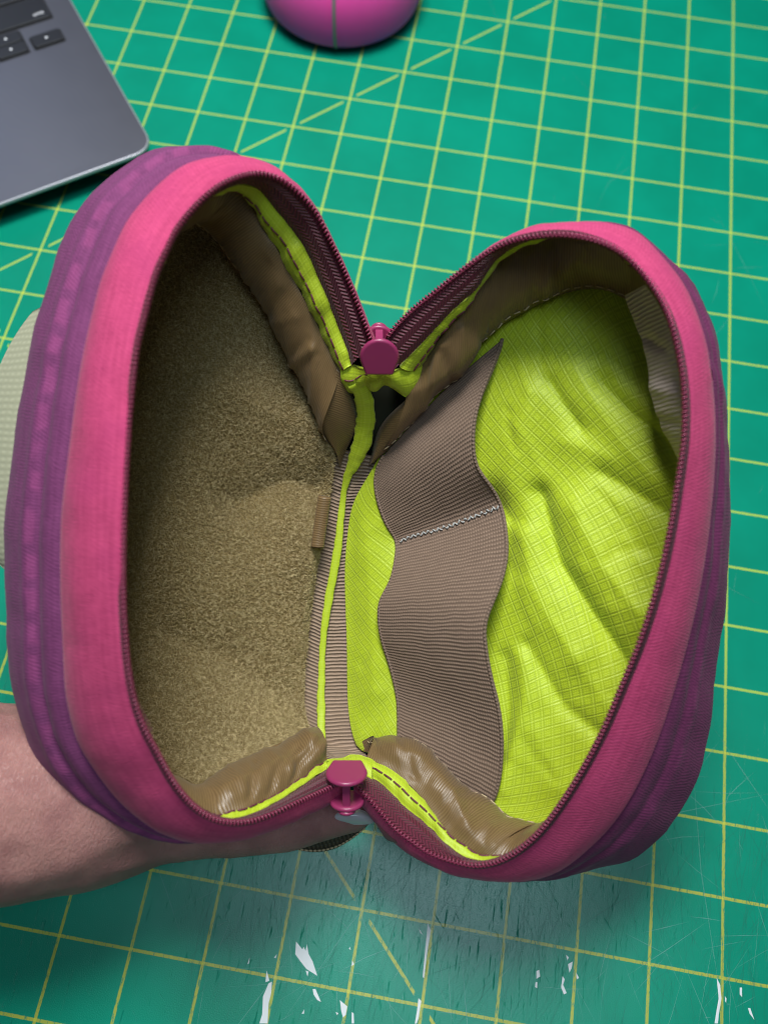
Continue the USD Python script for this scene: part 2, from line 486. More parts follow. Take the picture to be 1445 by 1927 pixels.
def mat_surface():
    """Green self-healing mat: one-inch grid and two dashed diagonals printed in yellow, worn by knife marks."""
    m = Mat()
    x, y, z, pos = m.xyz()
    G = 0.0254
    gx, gy = m.math('divide', x, G), m.math('divide', y, G)
    wear = m.noise(m.vec(m.math('multiply', x, 1500.0), m.math('multiply', y, 260.0)), 1.0, 4.0, 0.7)
    worn = m.ramp(m.math('multiply', y, -1.0), 0.36, 0.46)           # the part of the mat that has been used most
    jag = m.math('multiply', m.math('subtract', m.noise(pos, 700.0, 3.0), 0.5), 0.012)
    def line(c, w):
        f = m.math('pingpong', c, 0.5)
        return m.math('subtract', 1.0, m.ramp(m.math('add', f, jag), w * 0.75, w * 1.15))
    lx, ly = line(gx, 0.0215), line(gy, 0.0215)
    def diag(k, sign):
        off = m.math('absolute', m.math('subtract', m.math('multiply_add', gx, sign, k), gy))
        on = m.math('subtract', 1.0, m.ramp(m.math('add', off, jag), 0.026, 0.036))
        dash = m.ramp(m.math('pingpong', gx, 0.5), 0.115, 0.125)
        return m.math('multiply', on, dash)
    d1 = m.math('multiply', diag(4.0, 1.0), m.math('less_than', m.math('multiply', gy, -1.0), 10.0))
    d2 = m.math('multiply', diag(-24.0, -1.0), m.math('greater_than', m.math('multiply', gy, -1.0), 10.0))
    either = m.math('maximum', m.math('maximum', lx, ly), m.math('maximum', d1, d2))
    both = m.math('multiply', lx, ly)
    keep = m.math('subtract', 1.0, m.math('multiply', worn, m.math('multiply', m.ramp(wear, 0.54, 0.62), 0.85)))
    ink = m.math('multiply', either, keep)
    tone = m.noise(pos, 22.0, 4.0)
    green = m.mix(m.ramp(tone, 0.25, 0.75), (0.0001, 0.208, 0.130), (0.0001, 0.252, 0.162))
    scuff = m.noise(m.vec(m.math('multiply', x, 900.0), m.math('multiply', y, 60.0)), 1.0, 5.0, 0.75)
    scuff2 = m.noise(m.vec(m.math('multiply_add', x, 500.0, m.math('multiply', y, 500.0)), m.math('multiply_add', x, 40.0, m.math('multiply', y, -40.0))), 1.0, 5.0, 0.75)
    sc = m.math('maximum', m.ramp(scuff, 0.60, 0.72), m.ramp(scuff2, 0.64, 0.76))
    green = m.mix(m.math('multiply', m.math('multiply', sc, worn), 0.35), green, (0.003, 0.13, 0.10))
    yellow = m.mix(m.math('multiply', worn, 0.8), (0.36, 0.53, 0.085), (0.42, 0.41, 0.05))
    yellow = m.mix(m.math('multiply', both, 0.7), yellow, (0.60, 0.59, 0.05))
    col = m.mix(m.math('multiply', ink, 0.88), green, yellow)
    fine = m.noise(pos, 2600.0, 2.0)
    rough = m.math('multiply_add', worn, -0.20, m.math('multiply_add', fine, 0.10, 0.40))
    h = m.math('add', m.math('multiply', fine, 0.25), m.math('multiply', m.math('multiply', sc, worn), -1.0))
    return m.done('cutting_mat_print', col, h, 0.55, 0.0004, roughness=rough, specular_ior_level=m.math('multiply_add', worn, 0.28, 0.10))
MAT = mat_surface()
MAT_EDGE = plain('white_vinyl_core', (0.66, 0.72, 0.74), 0.55)
CUT = plain('knife_cut', (0.001, 0.125, 0.09), 0.7)
CUT_PALE = plain('knife_scuff', (0.16, 0.36, 0.33), 0.6)
TABLE = plain('table_laminate', (0.35, 0.33, 0.30), 0.5)

def alu():
    m = Mat()
    _, _, _, pos = m.xyz()
    n = m.noise(pos, 4000.0, 2.0)
    big = m.noise(pos, 30.0, 3.0)
    col = m.mix(big, (0.140, 0.144, 0.165), (0.170, 0.174, 0.198))
    return m.done('grey_anodised_metal', col, n, 0.12, 0.0001, roughness=m.math('multiply_add', big, 0.10, 0.36), metallic=0.85)
ALU = alu()
ALU_EDGE = plain('bright_metal_edge', (0.42, 0.45, 0.49), 0.5, metallic=0.6)
SHADED_SHELL = plain('shaded_base_shell', (0.025, 0.026, 0.03), 0.6)  # lower case painted dark in place of the shade under the lip
KEY = plain('black_key_plastic', (0.008, 0.009, 0.012), 0.42)
WELL = plain('key_well', (0.015, 0.016, 0.02), 0.6)
LEGEND = plain('white_key_print', (0.75, 0.78, 0.82), 0.5)
RUBBER_AND_GAP = plain('black_rubber_and_gap', (0.02, 0.02, 0.02), 0.7)  # rubber of the laptop feet; also the black of the shadow gap under the dome

def felt():
    m = Mat()
    _, _, _, pos = m.xyz()
    n = m.noise(pos, 1500.0, 4.0, 0.7)
    b = m.noise(pos, 60.0, 3.0)
    col = m.mix(m.math('multiply_add', n, 0.6, m.math('multiply', b, 0.4)), (1.0, 0.055, 0.40), (1.0, 0.12, 0.52))
    return m.done('pink_suede', col, n, 0.5, 0.0006, roughness=0.85, specular_ior_level=0.2, sheen_weight=0.25, sheen_roughness=0.4)
SUEDE = felt()
SEAM_GREY = plain('grey_piping', (0.27, 0.22, 0.23), 0.6)

def skin():
    m = Mat()
    _, _, _, pos = m.xyz()
    n1 = m.noise(pos, 60.0, 4.0)
    n2 = m.noise(pos, 350.0, 4.0, 0.7)
    turn = m.add('mapping', 'vector', vector=pos, rotation=(0.2, 0.1, 0.5), scale=(1.0, 0.32, 1.0))
    crease = m.noise(turn, 1400.0, 4.0, 0.65)
    cross = m.add('voronoi_texture', 'distance', vector=pos, scale=1500.0, feature='distance_to_edge')
    lines = m.math('multiply', m.ramp(crease, 0.30, 0.58), m.math('multiply_add', m.ramp(cross, 0.0, 0.10), 0.5, 0.5))
    col = m.mix(m.ramp(n1, 0.3, 0.7), (0.27, 0.120, 0.118), (0.42, 0.215, 0.190))
    col = m.mix(m.math('multiply', m.ramp(n2, 0.5, 0.75), 0.35), col, (0.28, 0.11, 0.105))
    col = m.mix(m.math('multiply', m.math('subtract', 1.0, lines), 0.22), col, (0.28, 0.125, 0.11))
    h = m.math('add', m.math('multiply', lines, 0.8), m.math('multiply', n2, 0.5))
    return m.done('skin', col, h, 0.6, 0.0005, roughness=0.5, specular_ior_level=0.4, subsurface_weight=0.12, subsurface_scale=0.003)
SKIN = skin()
NAIL = plain('fingernail', (0.50, 0.46, 0.48), 0.22, specular_ior_level=0.6, subsurface_weight=0.2, subsurface_scale=0.002)

# ------------------------------------------------------------------ setting: table and cutting mat
tb = trimesh.creation.box((2.4, 1.8, 0.03))
tb.apply_translation((-0.15, -0.3, -0.018 - 0.004))
tag(part('table', tb, TABLE, None, smooth=False), kind='structure')
mat = thing('cutting_mat', 'green cutting mat with yellow one inch grid under everything, worn and scratched near the bottom', 'cutting mat')
sl = trimesh.creation.box((0.95, 0.80, 0.003))
sl.apply_translation((-0.19, -0.26, -0.0015))
part('mat_sheet', sl, MAT, mat, smooth=False)

def flat_patch(poly, z=0.00008, h=0.0002):
    from shapely.geometry import Polygon
    p = Polygon([tuple(q[:2]) for q in poly]).buffer(0)
    p = max(getattr(p, 'geoms', [p]), key=lambda g: g.area)
    m = trimesh.creation.extrude_polygon(p, h, engine='earcut')
    m.apply_translation((0, 0, z - h))
    return m

A = lambda l: [(450 + x / 2.89, 1350 + y / 2.89) for x, y in l]
B = lambda l: [(700 + x / 1.94, 1550 + y / 1.94) for x, y in l]
chips = [A(l) for l in (
    [(310, 1222), (345, 1265), (350, 1250), (362, 1272), (368, 1235), (378, 1290), (400, 1330), (425, 1408), (380, 1380), (365, 1370), (330, 1325), (305, 1290)],
    [(400, 1480), (415, 1480), (445, 1550), (425, 1540), (405, 1510)],
    [(150, 1380), (165, 1435), (143, 1443)],
    [(130, 1520), (160, 1450), (178, 1440), (175, 1500), (160, 1560), (155, 1667), (110, 1667), (125, 1620), (128, 1560)],
    [(548, 1540), (570, 1560), (588, 1575), (580, 1620), (565, 1635), (555, 1600)],
    [(525, 1605), (540, 1612), (532, 1622)], [(612, 1605), (622, 1612), (625, 1667), (612, 1667)], [(340, 1615), (355, 1590), (352, 1615)],
    [(1025, 1120), (1042, 1160), (1020, 1300), (1005, 1420), (998, 1415), (1010, 1280), (1020, 1180)],
    [(975, 1530), (990, 1545), (975, 1640), (965, 1668), (955, 1668), (968, 1590)],
    [(615, 1325), (625, 1345), (612, 1355)], [(362, 1380), (378, 1385), (372, 1412)], [(975, 1145), (998, 1185), (985, 1175)],
    [(46, 1345), (57, 1308), (54, 1340)], [(190, 1310), (205, 1290), (200, 1312)], [(598, 1260), (604, 1250), (606, 1268)])]
chips += [B(l) for l in (
    [(600, 540), (610, 535), (613, 560), (600, 568)], [(597, 580), (603, 580), (602, 603), (595, 598)], [(708, 480), (718, 490), (712, 502)],
    [(715, 515), (732, 505), (728, 530), (720, 545)], [(695, 558), (703, 570), (697, 590), (710, 620), (700, 625), (690, 600)], [(745, 545), (755, 565), (747, 570)],
    [(1258, 565), (1270, 590), (1275, 640), (1265, 700), (1262, 731), (1250, 731), (1258, 680), (1265, 640)],
    [(1342, 600), (1350, 600), (1350, 635), (1342, 625)], [(1372, 675), (1380, 675), (1395, 718), (1378, 695)], [(1288, 632), (1293, 640), (1292, 655), (1288, 650)])]
for c in chips:
    part('worn_patch', flat_patch([ground(*q) for q in c]), MAT_EDGE, mat, smooth=False)
# knife cuts: long thin slits, densest below the pouch
def cuts(n, seed, width, z, area, tilt, spread):
    r = np.random.default_rng(seed)
    ms = []
    for _ in range(n):
        px, py = r.uniform(*area[0]), r.uniform(*area[1])
        p = ground(px, py)[:2]
        a = r.normal(tilt, spread)
        d = np.array([math.cos(a), math.sin(a)])
        l = r.gamma(1.8, 0.0055)
        w = width * r.uniform(0.5, 1.3)
        k = np.array([-d[1], d[0]])
        bend = k * r.normal(0, 0.04) * l
        q = [p - d * l, p + bend - k * w, p + d * l, p + bend + k * w]
        v = np.array([[*s, z] for s in q])
        ms.append((v, np.array([[0, 1, 3], [1, 2, 3]])))
    return join(ms)
part('knife_cut', cuts(760, 3, 0.000044, 0.00004, ((350, 1445), (1560, 1927)), 1.45, 0.35), CUT, mat, smooth=False, kind='stuff')
part('knife_cut', cuts(150, 5, 0.00005, 0.00005, ((300, 1445), (1450, 1927)), 1.1, 0.8), CUT_PALE, mat, smooth=False, kind='stuff')
part('knife_cut', cuts(60, 8, 0.00004, 0.00004, ((900, 1445), (0, 1500)), 1.1, 0.9), CUT_PALE, mat, smooth=False, kind='stuff')

# ------------------------------------------------------------------ the pouch
spine_at = at(640, 1150, 290)
pouch = thing('zip_pouch', 'pink and purple clamshell zip pouch held open above the mat, lime and tan inside', 'pouch', spine_at)
N = 200

LA = [(700, 645, 240), (673, 570, 234), (642, 494, 228), (614, 435, 222), (594, 397, 219), (563, 362, 215), (531, 338, 212), (486, 326, 208), (441, 335, 203), (400, 358, 199), (346, 413, 195), (325, 444, 193), (311, 475, 191), (297, 506, 190), (285, 544, 188.5), (272, 596, 187), (259, 648, 185.5), (252, 700, 184.5), (247, 752, 184), (243, 800, 183), (239, 860, 182.5), (236, 920, 182), (233, 1000, 182), (232, 1070, 182.5), (233, 1140, 183.5), (238, 1220, 185), (246, 1285, 187), (258, 1335, 189), (277, 1383, 191), (295, 1415, 193), (316, 1454, 195.5), (341, 1492, 198), (369, 1522, 201), (400, 1541, 204), (445, 1549, 209), (495, 1540, 215), (554, 1514, 223), (600, 1493, 231), (640, 1474, 238)]
LC = [(690, 700, 258), (655, 620, 254), (620, 540, 248), (585, 470, 243), (545, 400, 236), (500, 345, 228), (453, 316, 220), (398, 305, 214), (346, 316, 209), (304, 343, 206), (263, 385, 204), (235, 423, 202), (211, 475, 200), (190, 527, 199), (176, 579, 198), (164, 631, 197), (152, 690, 196.5), (142, 752, 196), (133, 821, 196), (123, 897, 196), (116, 960, 196), (113, 1050, 197), (114, 1130, 198), (118, 1220, 200), (123, 1303, 202), (133, 1355, 204), (148, 1401, 206), (176, 1447, 208), (207, 1489, 211), (246, 1528, 214), (288, 1556, 217), (340, 1576, 219), (390, 1577, 222), (440, 1569, 226), (500, 1551, 232), (560, 1525, 240), (610, 1500, 249), (640, 1486, 256)]
LD = [(690, 730, 275), (650, 640, 272), (600, 540, 266), (540, 440, 258), (480, 350, 245), (415, 295, 234), (346, 281, 228), (294, 283, 225), (256, 298, 223), (214, 328, 221), (173, 368, 219), (142, 409, 218), (118, 450, 217), (100, 499, 216), (83, 547, 216), (69, 596, 216), (59, 648, 216), (45, 717, 216), (28, 804, 216), (16, 897, 216), (9, 960, 216), (6, 1040, 217), (8, 1130, 218), (14, 1200, 219), (22, 1280, 221), (35, 1341, 222), (53, 1401, 224), (76, 1450, 226), (105, 1481, 228), (148, 1503, 229), (180, 1520, 230), (211, 1531, 231), (246, 1545, 232), (288, 1558, 233), (340, 1556, 238), (420, 1522, 248), (500, 1490, 257), (570, 1470, 266), (630, 1452, 276)]
LF = [(661, 687, 246), (635, 611, 241), (607, 542, 235), (580, 480, 230), (549, 431, 226), (517, 393, 222), (486, 356, 217), (443, 345, 211.5), (396, 365, 207), (350, 403, 203), (318, 450, 200), (290, 510, 197), (262, 590, 194), (240, 680, 192), (225, 780, 191), (214, 900, 190), (210, 1040, 190), (213, 1150, 191), (225, 1250, 193), (245, 1340, 196), (275, 1420, 200), (320, 1485, 205), (365, 1525, 209), (410, 1546, 213), (457, 1539, 217), (520, 1510, 226), (570, 1478, 235), (595, 1461, 240), (614, 1448, 245)]
LG = [(643, 698, 250), (621, 660, 247), (597, 611, 243), (569, 556, 238), (552, 525, 236), (524, 473, 231), (493, 421, 227), (466, 376, 223), (440, 346, 220), (394, 352, 216), (346, 390, 212), (300, 468, 207), (262, 580, 200), (228, 690, 197), (205, 800, 196), (193, 920, 195), (188, 1040, 195), (192, 1150, 196), (205, 1260, 198), (228, 1350, 201), (265, 1440, 205), (310, 1500, 209), (360, 1535, 213), (410, 1545, 217), (460, 1530, 221), (490, 1522, 225), (540, 1497, 233), (585, 1468, 242), (618, 1434, 250)]
VT = [(632, 840, 272), (594, 760, 268), (556, 691, 264), (531, 632, 260), (504, 580, 256), (469, 528, 252), (435, 483, 247), (407, 442, 243), (370, 412, 238), (330, 400, 233)]
VLEFT = [(330, 400, 233), (250, 450, 230), (180, 560, 228), (120, 700, 227), (80, 900, 227), (70, 1050, 228), (80, 1200, 230), (140, 1350, 233), (230, 1450, 236), (370, 1500, 240)]
VB = [(592, 1388, 271), (540, 1402, 262), (480, 1428, 254), (430, 1452, 248), (400, 1475, 244), (370, 1500, 240)]
VL = [(632, 840, 272), (622, 930, 278), (604, 1030, 281), (592, 1100, 282), (580, 1200, 282), (573, 1290, 280), (576, 1350, 276), (592, 1388, 271)]

RA = [(730, 632, 240), (757, 600, 236), (790, 570, 232), (822, 545, 228.5), (887, 494, 222), (947, 458, 216), (1002, 444, 211), (1062, 441, 207), (1122, 452, 204), (1172, 477, 202), (1212, 517, 200), (1240, 557, 199), (1262, 605, 198), (1278, 668, 197), (1286, 721, 196.5), (1288, 779, 196.5), (1286, 828, 196.5), (1279, 882, 197), (1271, 931, 197.5), (1262, 985, 198), (1248, 1052, 199), (1233, 1112, 200), (1210, 1186, 201.5), (1190, 1240, 203), (1163, 1305, 204.5), (1138, 1365, 206), (1097, 1445, 208.5), (1056, 1511, 211), (1015, 1565, 214), (973, 1602, 217), (932, 1623, 220), (892, 1629, 223), (855, 1622, 226), (809, 1606, 229), (784, 1590, 231), (757, 1571, 233), (736, 1552, 235), (714, 1527, 236.5), (695, 1505, 237.5), (668, 1476, 239)]
RC = [(735, 690, 258), (790, 640, 252), (850, 580, 246), (910, 522, 239), (960, 470, 232), (1000, 438, 226), (1060, 424, 221), (1120, 421, 218), (1165, 425, 215.5), (1203, 440, 214), (1245, 482, 212), (1280, 526, 211), (1305, 575, 210.5), (1322, 630, 210), (1335, 690, 210), (1343, 750, 210), (1346, 812, 210), (1344, 894, 211), (1337, 976, 212), (1326, 1059, 213), (1310, 1145, 214), (1291, 1223, 215.5), (1269, 1300, 217), (1243, 1379, 219), (1212, 1453, 221), (1179, 1515, 223), (1138, 1569, 226), (1097, 1608, 228), (1060, 1636, 229.5), (1020, 1653, 231), (974, 1658, 232), (912, 1655, 233.5), (850, 1643, 236), (805, 1626, 239), (772, 1605, 243), (744, 1580, 247), (715, 1546, 252), (688, 1508, 258)]
RD = [(735, 720, 275), (800, 660, 270), (870, 600, 264), (940, 530, 256), (1000, 470, 246), (1060, 440, 238), (1120, 430, 233), (1175, 430, 231), (1222, 457, 229), (1267, 495, 228), (1302, 532, 227), (1332, 587, 226), (1350, 640, 226), (1355, 690, 226), (1365, 762, 226), (1371, 828, 227), (1375, 894, 227), (1374, 976, 228), (1370, 1059, 229), (1361, 1153, 231), (1350, 1248, 233), (1340, 1322, 234), (1330, 1388, 236), (1311, 1462, 238), (1286, 1515, 240), (1258, 1556, 241), (1223, 1596, 243), (1192, 1620, 244), (1159, 1630, 246), (1118, 1637, 247), (1076, 1643, 249), (1035, 1645, 250), (974, 1640, 252), (912, 1628, 254), (850, 1605, 257), (790, 1570, 262), (730, 1520, 269), (680, 1480, 277)]
RF = [(752, 688, 245), (770, 670, 242.5), (791, 649, 240), (829, 608, 235), (864, 573, 231), (898, 542, 227), (930, 494, 223.5), (975, 459, 220), (1030, 438, 217), (1085, 436, 214.5), (1140, 451, 212), (1190, 485, 210), (1243, 546, 207.5), (1276, 615, 205.5), (1292, 705, 201), (1304, 790, 201), (1304, 880, 201.5), (1295, 980, 202.5), (1275, 1090, 204), (1245, 1190, 206), (1200, 1300, 208), (1150, 1400, 211), (1090, 1500, 214), (1030, 1572, 218), (970, 1612, 222), (925, 1625, 224.5), (888, 1618, 227), (857, 1602, 229), (819, 1567, 234), (795, 1544, 237), (768, 1523, 240), (741, 1496, 243), (718, 1475, 246), (695, 1462, 248)]
RG = [(793, 693, 252), (815, 650, 246), (836, 615, 241), (860, 587, 237), (880, 562, 235), (897, 530, 234), (932, 482, 231.5), (985, 450, 228), (1040, 436, 224.5), (1090, 435, 220.5), (1145, 451, 218), (1195, 488, 215.5), (1252, 552, 212.5), (1286, 620, 209.5), (1302, 708, 205), (1315, 790, 205), (1317, 880, 205.5), (1308, 980, 206.5), (1290, 1090, 208), (1258, 1200, 210), (1212, 1310, 212), (1160, 1410, 215), (1100, 1510, 218), (1035, 1577, 224), (970, 1616, 227.5), (922, 1622, 229.5), (885, 1607, 231), (860, 1588, 232.5), (836, 1563, 235), (809, 1520, 239), (784, 1491, 242.5), (747, 1457, 247), (718, 1440, 250), (690, 1424, 253)]
HT = [(712, 862, 275), (740, 830, 271), (765, 790, 267), (800, 755, 264), (850, 705, 260), (884, 660, 257), (936, 616, 252), (969, 596, 249), (1015, 571, 245), (1056, 553, 242), (1097, 544, 240), (1138, 546, 237), (1175, 562, 235), (1204, 590, 233)]
HRIGHT = [(1204, 590, 233), (1214, 639, 232), (1230, 696, 231), (1236, 770, 230), (1258, 820, 229), (1290, 880, 229), (1325, 950, 229), (1332, 1050, 230), (1308, 1180, 232), (1255, 1330, 236), (1180, 1450, 240), (1110, 1530, 244), (1050, 1566, 247)]
HB = [(671, 1403, 278), (699, 1416, 274), (737, 1405, 271), (789, 1410, 268), (813, 1432, 265), (838, 1459, 262), (883, 1500, 257), (917, 1512, 254), (965, 1542, 251), (1015, 1557, 248), (1050, 1566, 247)]
RL = [(712, 862, 275), (678, 920, 279), (663, 953, 281), (656, 989, 283), (651, 1036, 284), (649, 1091, 285), (651, 1163, 285), (653, 1236, 284), (654, 1309, 283), (660, 1367, 280), (671, 1403, 278)]

centre_l, centre_r = at(330, 960, 225), at(1010, 1030, 232)

def shell(side, A_, C_, D_, F_, G_, top, outer, bottom, inner, centre):
    a, c, d, f, g = (ring(q, N, side) for q in (A_, C_, D_, F_, G_))
    h3 = top + outer[1:] + bottom[::-1][1:]
    h = ring(h3, N, side)
    eye = EYE - a
    eye /= np.linalg.norm(eye, axis=1, keepdims=True)
    deep = np.sin(np.pi * np.linspace(0, 1, N))[:, None] ** 2
    f, g = f - eye * 0.0016 * deep * (side > 0), g - eye * 0.0030 * deep * (side > 0)
    out = a - centre
    out /= np.linalg.norm(out, axis=1, keepdims=True)
    # nylon coil on the rim, herringbone tape folding down inside, cord under the fold
    part('zipper_coil', coil(a + eye * 0.0006, out), COIL, pouch)
    ta = a - eye * 0.0004
    g1 = loft([ta, ta * 0.55 + f * 0.45, f], 14, -0.0010, centre)
    sheet('zipper_tape', g1, TAPE, pouch)
    (cv, cf), cuv = tube(a + (f - a) * 0.16 - eye * 0.0010, 0.0011, 0.0011, eye, 8)
    part('zipper_cord', (cv, cf), TAPE, pouch, uv=cuv)
    # outside: pink band, purple band, rolled hem between them, back panel
    b = a + out * 0.0004 - eye * 0.0016
    puff = 0.0032 if side < 0 else 0.0019
    gp = loft([b, c], 26, puff, centre)
    gp = wrinkle(gp, 1.0, 15, 11 + side, facing(gp, centre), 4, stretch=(1, 0.6))
    puck = wrinkle(gp, 0.45, 4.5, 17 + side, facing(gp, centre), 3, stretch=(1, 0.3)) - gp
    gp = gp + puck * (np.linspace(0, 1, 26) ** 2)[:, None, None]
    gp = hem(loft([b, c], 26, puff, centre), gp, 8, 'v')
    sheet('pink_band', gp, PINK, pouch)
    c2 = c - out * 0.0009 - eye * 0.0012
    gq = loft([c2, d], 34, 0.0026 if side < 0 else 0.0008, centre)
    nq = facing(gq, centre)
    s = np.linspace(0, 1, 34)
    ridge = 0.0010 * np.exp(-((s - 0.12) / 0.10) ** 2) - 0.0009 * np.exp(-((s - 0.30) / 0.05) ** 2) + 0.0007 * np.exp(-((s - 0.45) / 0.08) ** 2)
    gq = gq + nq * ridge[:, None, None] * (1.0 if side < 0 else 0.45)
    gq = wrinkle(gq, 0.8 if side < 0 else 1.7, 14, 21 + side, nq, 4, stretch=(1, 0.5))
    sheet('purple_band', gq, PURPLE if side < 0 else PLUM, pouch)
    he = h - eye * 0.009
    dd = gq[-1]
    sheet('back_band', loft([dd, dd * 0.5 + he * 0.5 - eye * 0.003, he], 10), PURPLE, pouch)
    # inside: lime binding over the tape's raw edge, tan lining wall
    gl = loft([f + eye * 0.0003, g + eye * 0.0003], 12, -0.0017, centre)
    nl = toeye(gl)
    gl = wrinkle(gl, 1.1, 5.0, 31 + side, nl, 4, stretch=(1.2, 0.5))
    sheet('lime_binding', gl, BINDING, pouch, thick=0.0006)
    mid = (gl[5] + gl[6]) / 2
    stitches('seam_stitching', mid, THREAD_MAROON, pouch, 0.25, 3.0, 0.7, 0.26)
    return a, b, c, d, f, g, h, eye, gq

la, lb, lc, ld, lf, lg, lh, leye, lq = shell(-1, LA, LC, LD, LF, LG, VT, VLEFT, VB, VL, centre_l)
ra, rb, rc, rd, rf, rg, rh, reye, rq = shell(1, RA, RC, RD, RF, RG, HT, HRIGHT, HB, RL, centre_r)

def lining_wall(g, h, centre, folds, seed, bulge, flat=()):
    full = loft([g, h], 40, bulge, centre, shape=lambda s: np.sin(np.pi * s) ** 0.7)
    k = np.interp(np.linspace(0, 1, N), *flat)[None, :, None] if flat else 1.0
    w = loft([g, h], 40)
    w = w + (full - w) * k
    n = toeye(w)
    rw = np.random.default_rng(seed)
    for _ in range(26):
        k_ = int(rw.choice([rw.integers(4, 62), rw.integers(150, 196)]))
        a_, b_ = w[6, k_], w[33, min(max(k_ + int(rw.integers(-5, 6)), 0), N - 1)]
        xs, ys, _d = pix(np.array([a_, a_ * 0.5 + b_ * 0.5, b_]))
        folds = folds + [(list(zip(xs, ys)), float(rw.choice([-1, 1]) * rw.uniform(0.25, 0.7)), float(rw.uniform(4, 8)))]
    w2 = push(wrinkle(w, 1.5, 11, seed, n, 4, stretch=(1.3, 0.4)), folds, n)
    return hem(w, w2, 5, 'v')
ll = lining_wall(lg, lh, centre_l, [([(655, 760), (630, 800)], 2.0, 22), ([(600, 1400), (560, 1440), (545, 1490)], -1.2, 5), ([(560, 1415), (520, 1450), (505, 1500)], -1.0, 5), ([(480, 1440), (470, 1500)], -1.2, 6), ([(580, 1400), (620, 1400)], 1.8, 20), ([(600, 1410), (500, 1450), (420, 1490)], 2.2, 22)], 41, -0.006)
sheet('tan_lining', ll, TAN, pouch)
rr = lining_wall(rg, rh, centre_r, [([(780, 735), (860, 690), (900, 640)], 1.5, 16), ([(830, 660), (850, 715)], -1.1, 6), ([(880, 600), (905, 640)], -1.1, 6), ([(745, 1412), (800, 1440), (850, 1500), (880, 1560)], 3.0, 18), ([(770, 1470), (800, 1440)], -1.5, 6), ([(880, 1530), (840, 1560)], -1.4, 7), ([(920, 1560), (900, 1600)], 1.6, 12), ([(1000, 560), (1010, 620)], -1.0, 8), ], 47, -0.006, ((0, 0.22, 0.32, 0.62, 0.75, 1), (1, 1, -0.3, -0.3, 1, 1)))
sheet('tan_lining', rr, TAN, pouch)
def lining_end(col, edge):
    e = spline(pts(edge), 40)
    g = loft([col, col * 0.45 + e * 0.55 + (EYE - e) * 0.010, e], 16)
    n = toeye(g)
    sheet('lining_end', wrinkle(g, 0.5, 9, 43, n, stretch=(0.4, 1)), TAN, pouch)
lining_end(ll[:, 2], [(648, 708, 254), (664, 745, 259), (672, 783, 264), (666, 815, 268), (652, 845, 273), (640, 880, 277)])
lining_end(rr[:, 2], [(790, 702, 255), (768, 748, 261), (728, 786, 267), (708, 820, 271), (700, 850, 274), (692, 878, 278)])
stitches('seam_stitching', ll[33, :110], THREAD_TAN, pouch, 0.7, 2.0, 1.3, 0.2)
stitches('seam_stitching', rr[33, :110], THREAD_TAN, pouch, 0.7, 2.0, 1.3, 0.2)
stitches('seam_stitching', rr[33, 150:], THREAD_TAN, pouch, 0.7, 2.0, 1.3, 0.2)

# tan lining painted paler where light catches the outer wall of the right half
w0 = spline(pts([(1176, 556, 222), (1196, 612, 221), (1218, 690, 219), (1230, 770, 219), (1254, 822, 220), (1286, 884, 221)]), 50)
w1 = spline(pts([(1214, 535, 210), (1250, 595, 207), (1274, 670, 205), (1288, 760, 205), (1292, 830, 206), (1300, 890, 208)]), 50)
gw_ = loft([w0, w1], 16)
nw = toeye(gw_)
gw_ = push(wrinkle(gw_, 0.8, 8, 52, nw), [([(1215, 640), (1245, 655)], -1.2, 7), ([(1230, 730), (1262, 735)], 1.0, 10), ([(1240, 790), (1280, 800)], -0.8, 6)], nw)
sheet('pale_lining', gw_, LIT_TAN, pouch)
# loop-fastener panel in the left half
vt, vb = spline(pts(VT), 90), spline(pts(VB), 90)
vl, vo = spline(pts(VL), 120), spline(pts(VLEFT), 120)
gv = gv0 = coons(vt, vb, vl, vo)
nv_ = toeye(gv)
gv = push(gv, [([(620, 800), (520, 785), (430, 740)], 4.0, 55), ([(612, 920), (540, 905), (450, 945)], -5.0, 34), ([(560, 1050), (430, 1110)], 2.5, 80), ([(310, 1190), (440, 1235), (545, 1320)], -3.0, 30), ([(580, 1010), (570, 1200)], 1.5, 30), ([(420, 1330), (520, 1370)], 1.5, 30)], nv_)
gv = hem(gv0, wrinkle(gv, 0.6, 14, 55, nv_), 5)
panel = sheet('loop_panel', gv, LOOP, pouch)
for e in (vt, vb):
    ed = EYE - e
    ed /= np.linalg.norm(ed, axis=1, keepdims=True)
    (v_, f_), uv_ = tube(e + ed * 0.0006, 0.0007, 0.0015, ed, 10)
    part('panel_binding', (v_, f_), TAN, pouch, uv=uv_)
# its back: the outside of the left half
sheet('back_panel', gv - nv_ * 0.009, PURPLE, pouch)
# loose fibres of the loop fastener
nf = 52000
iu, iv = rng.uniform(0, 88.99, nf), rng.uniform(0, 118.99, nf)
i0, j0 = iu.astype(int), iv.astype(int)
fu, fv = (iu - i0)[:, None], (iv - j0)[:, None]
base = gv[j0, i0] * (1 - fu) * (1 - fv) + gv[j0, i0 + 1] * fu * (1 - fv) + gv[j0 + 1, i0] * (1 - fu) * fv + gv[j0 + 1, i0 + 1] * fu * fv
nn = toeye(gv)[j0, i0]
q = rng.normal(size=(nf, 3))
q -= nn * (q * nn).sum(1, keepdims=True)
q /= np.linalg.norm(q, axis=1, keepdims=True)
q2 = np.cross(nn, q)
ln, hh = rng.uniform(0.3, 1.0, nf)[:, None] * 1e-3, rng.uniform(0.2, 0.7, nf)[:, None] * 1e-3
sw = rng.normal(0, 0.35, nf)[:, None] * 1e-3
cp = np.stack([base - q * ln * 0.7 - nn * 0.1e-3, base - q * ln * 0.5 + nn * hh + q2 * sw * 0.4, base + q * ln * 0.5 + nn * hh * 1.1 + q2 * sw, base + q * ln * 0.8 - nn * 0.05e-3 + q2 * sw], 1)
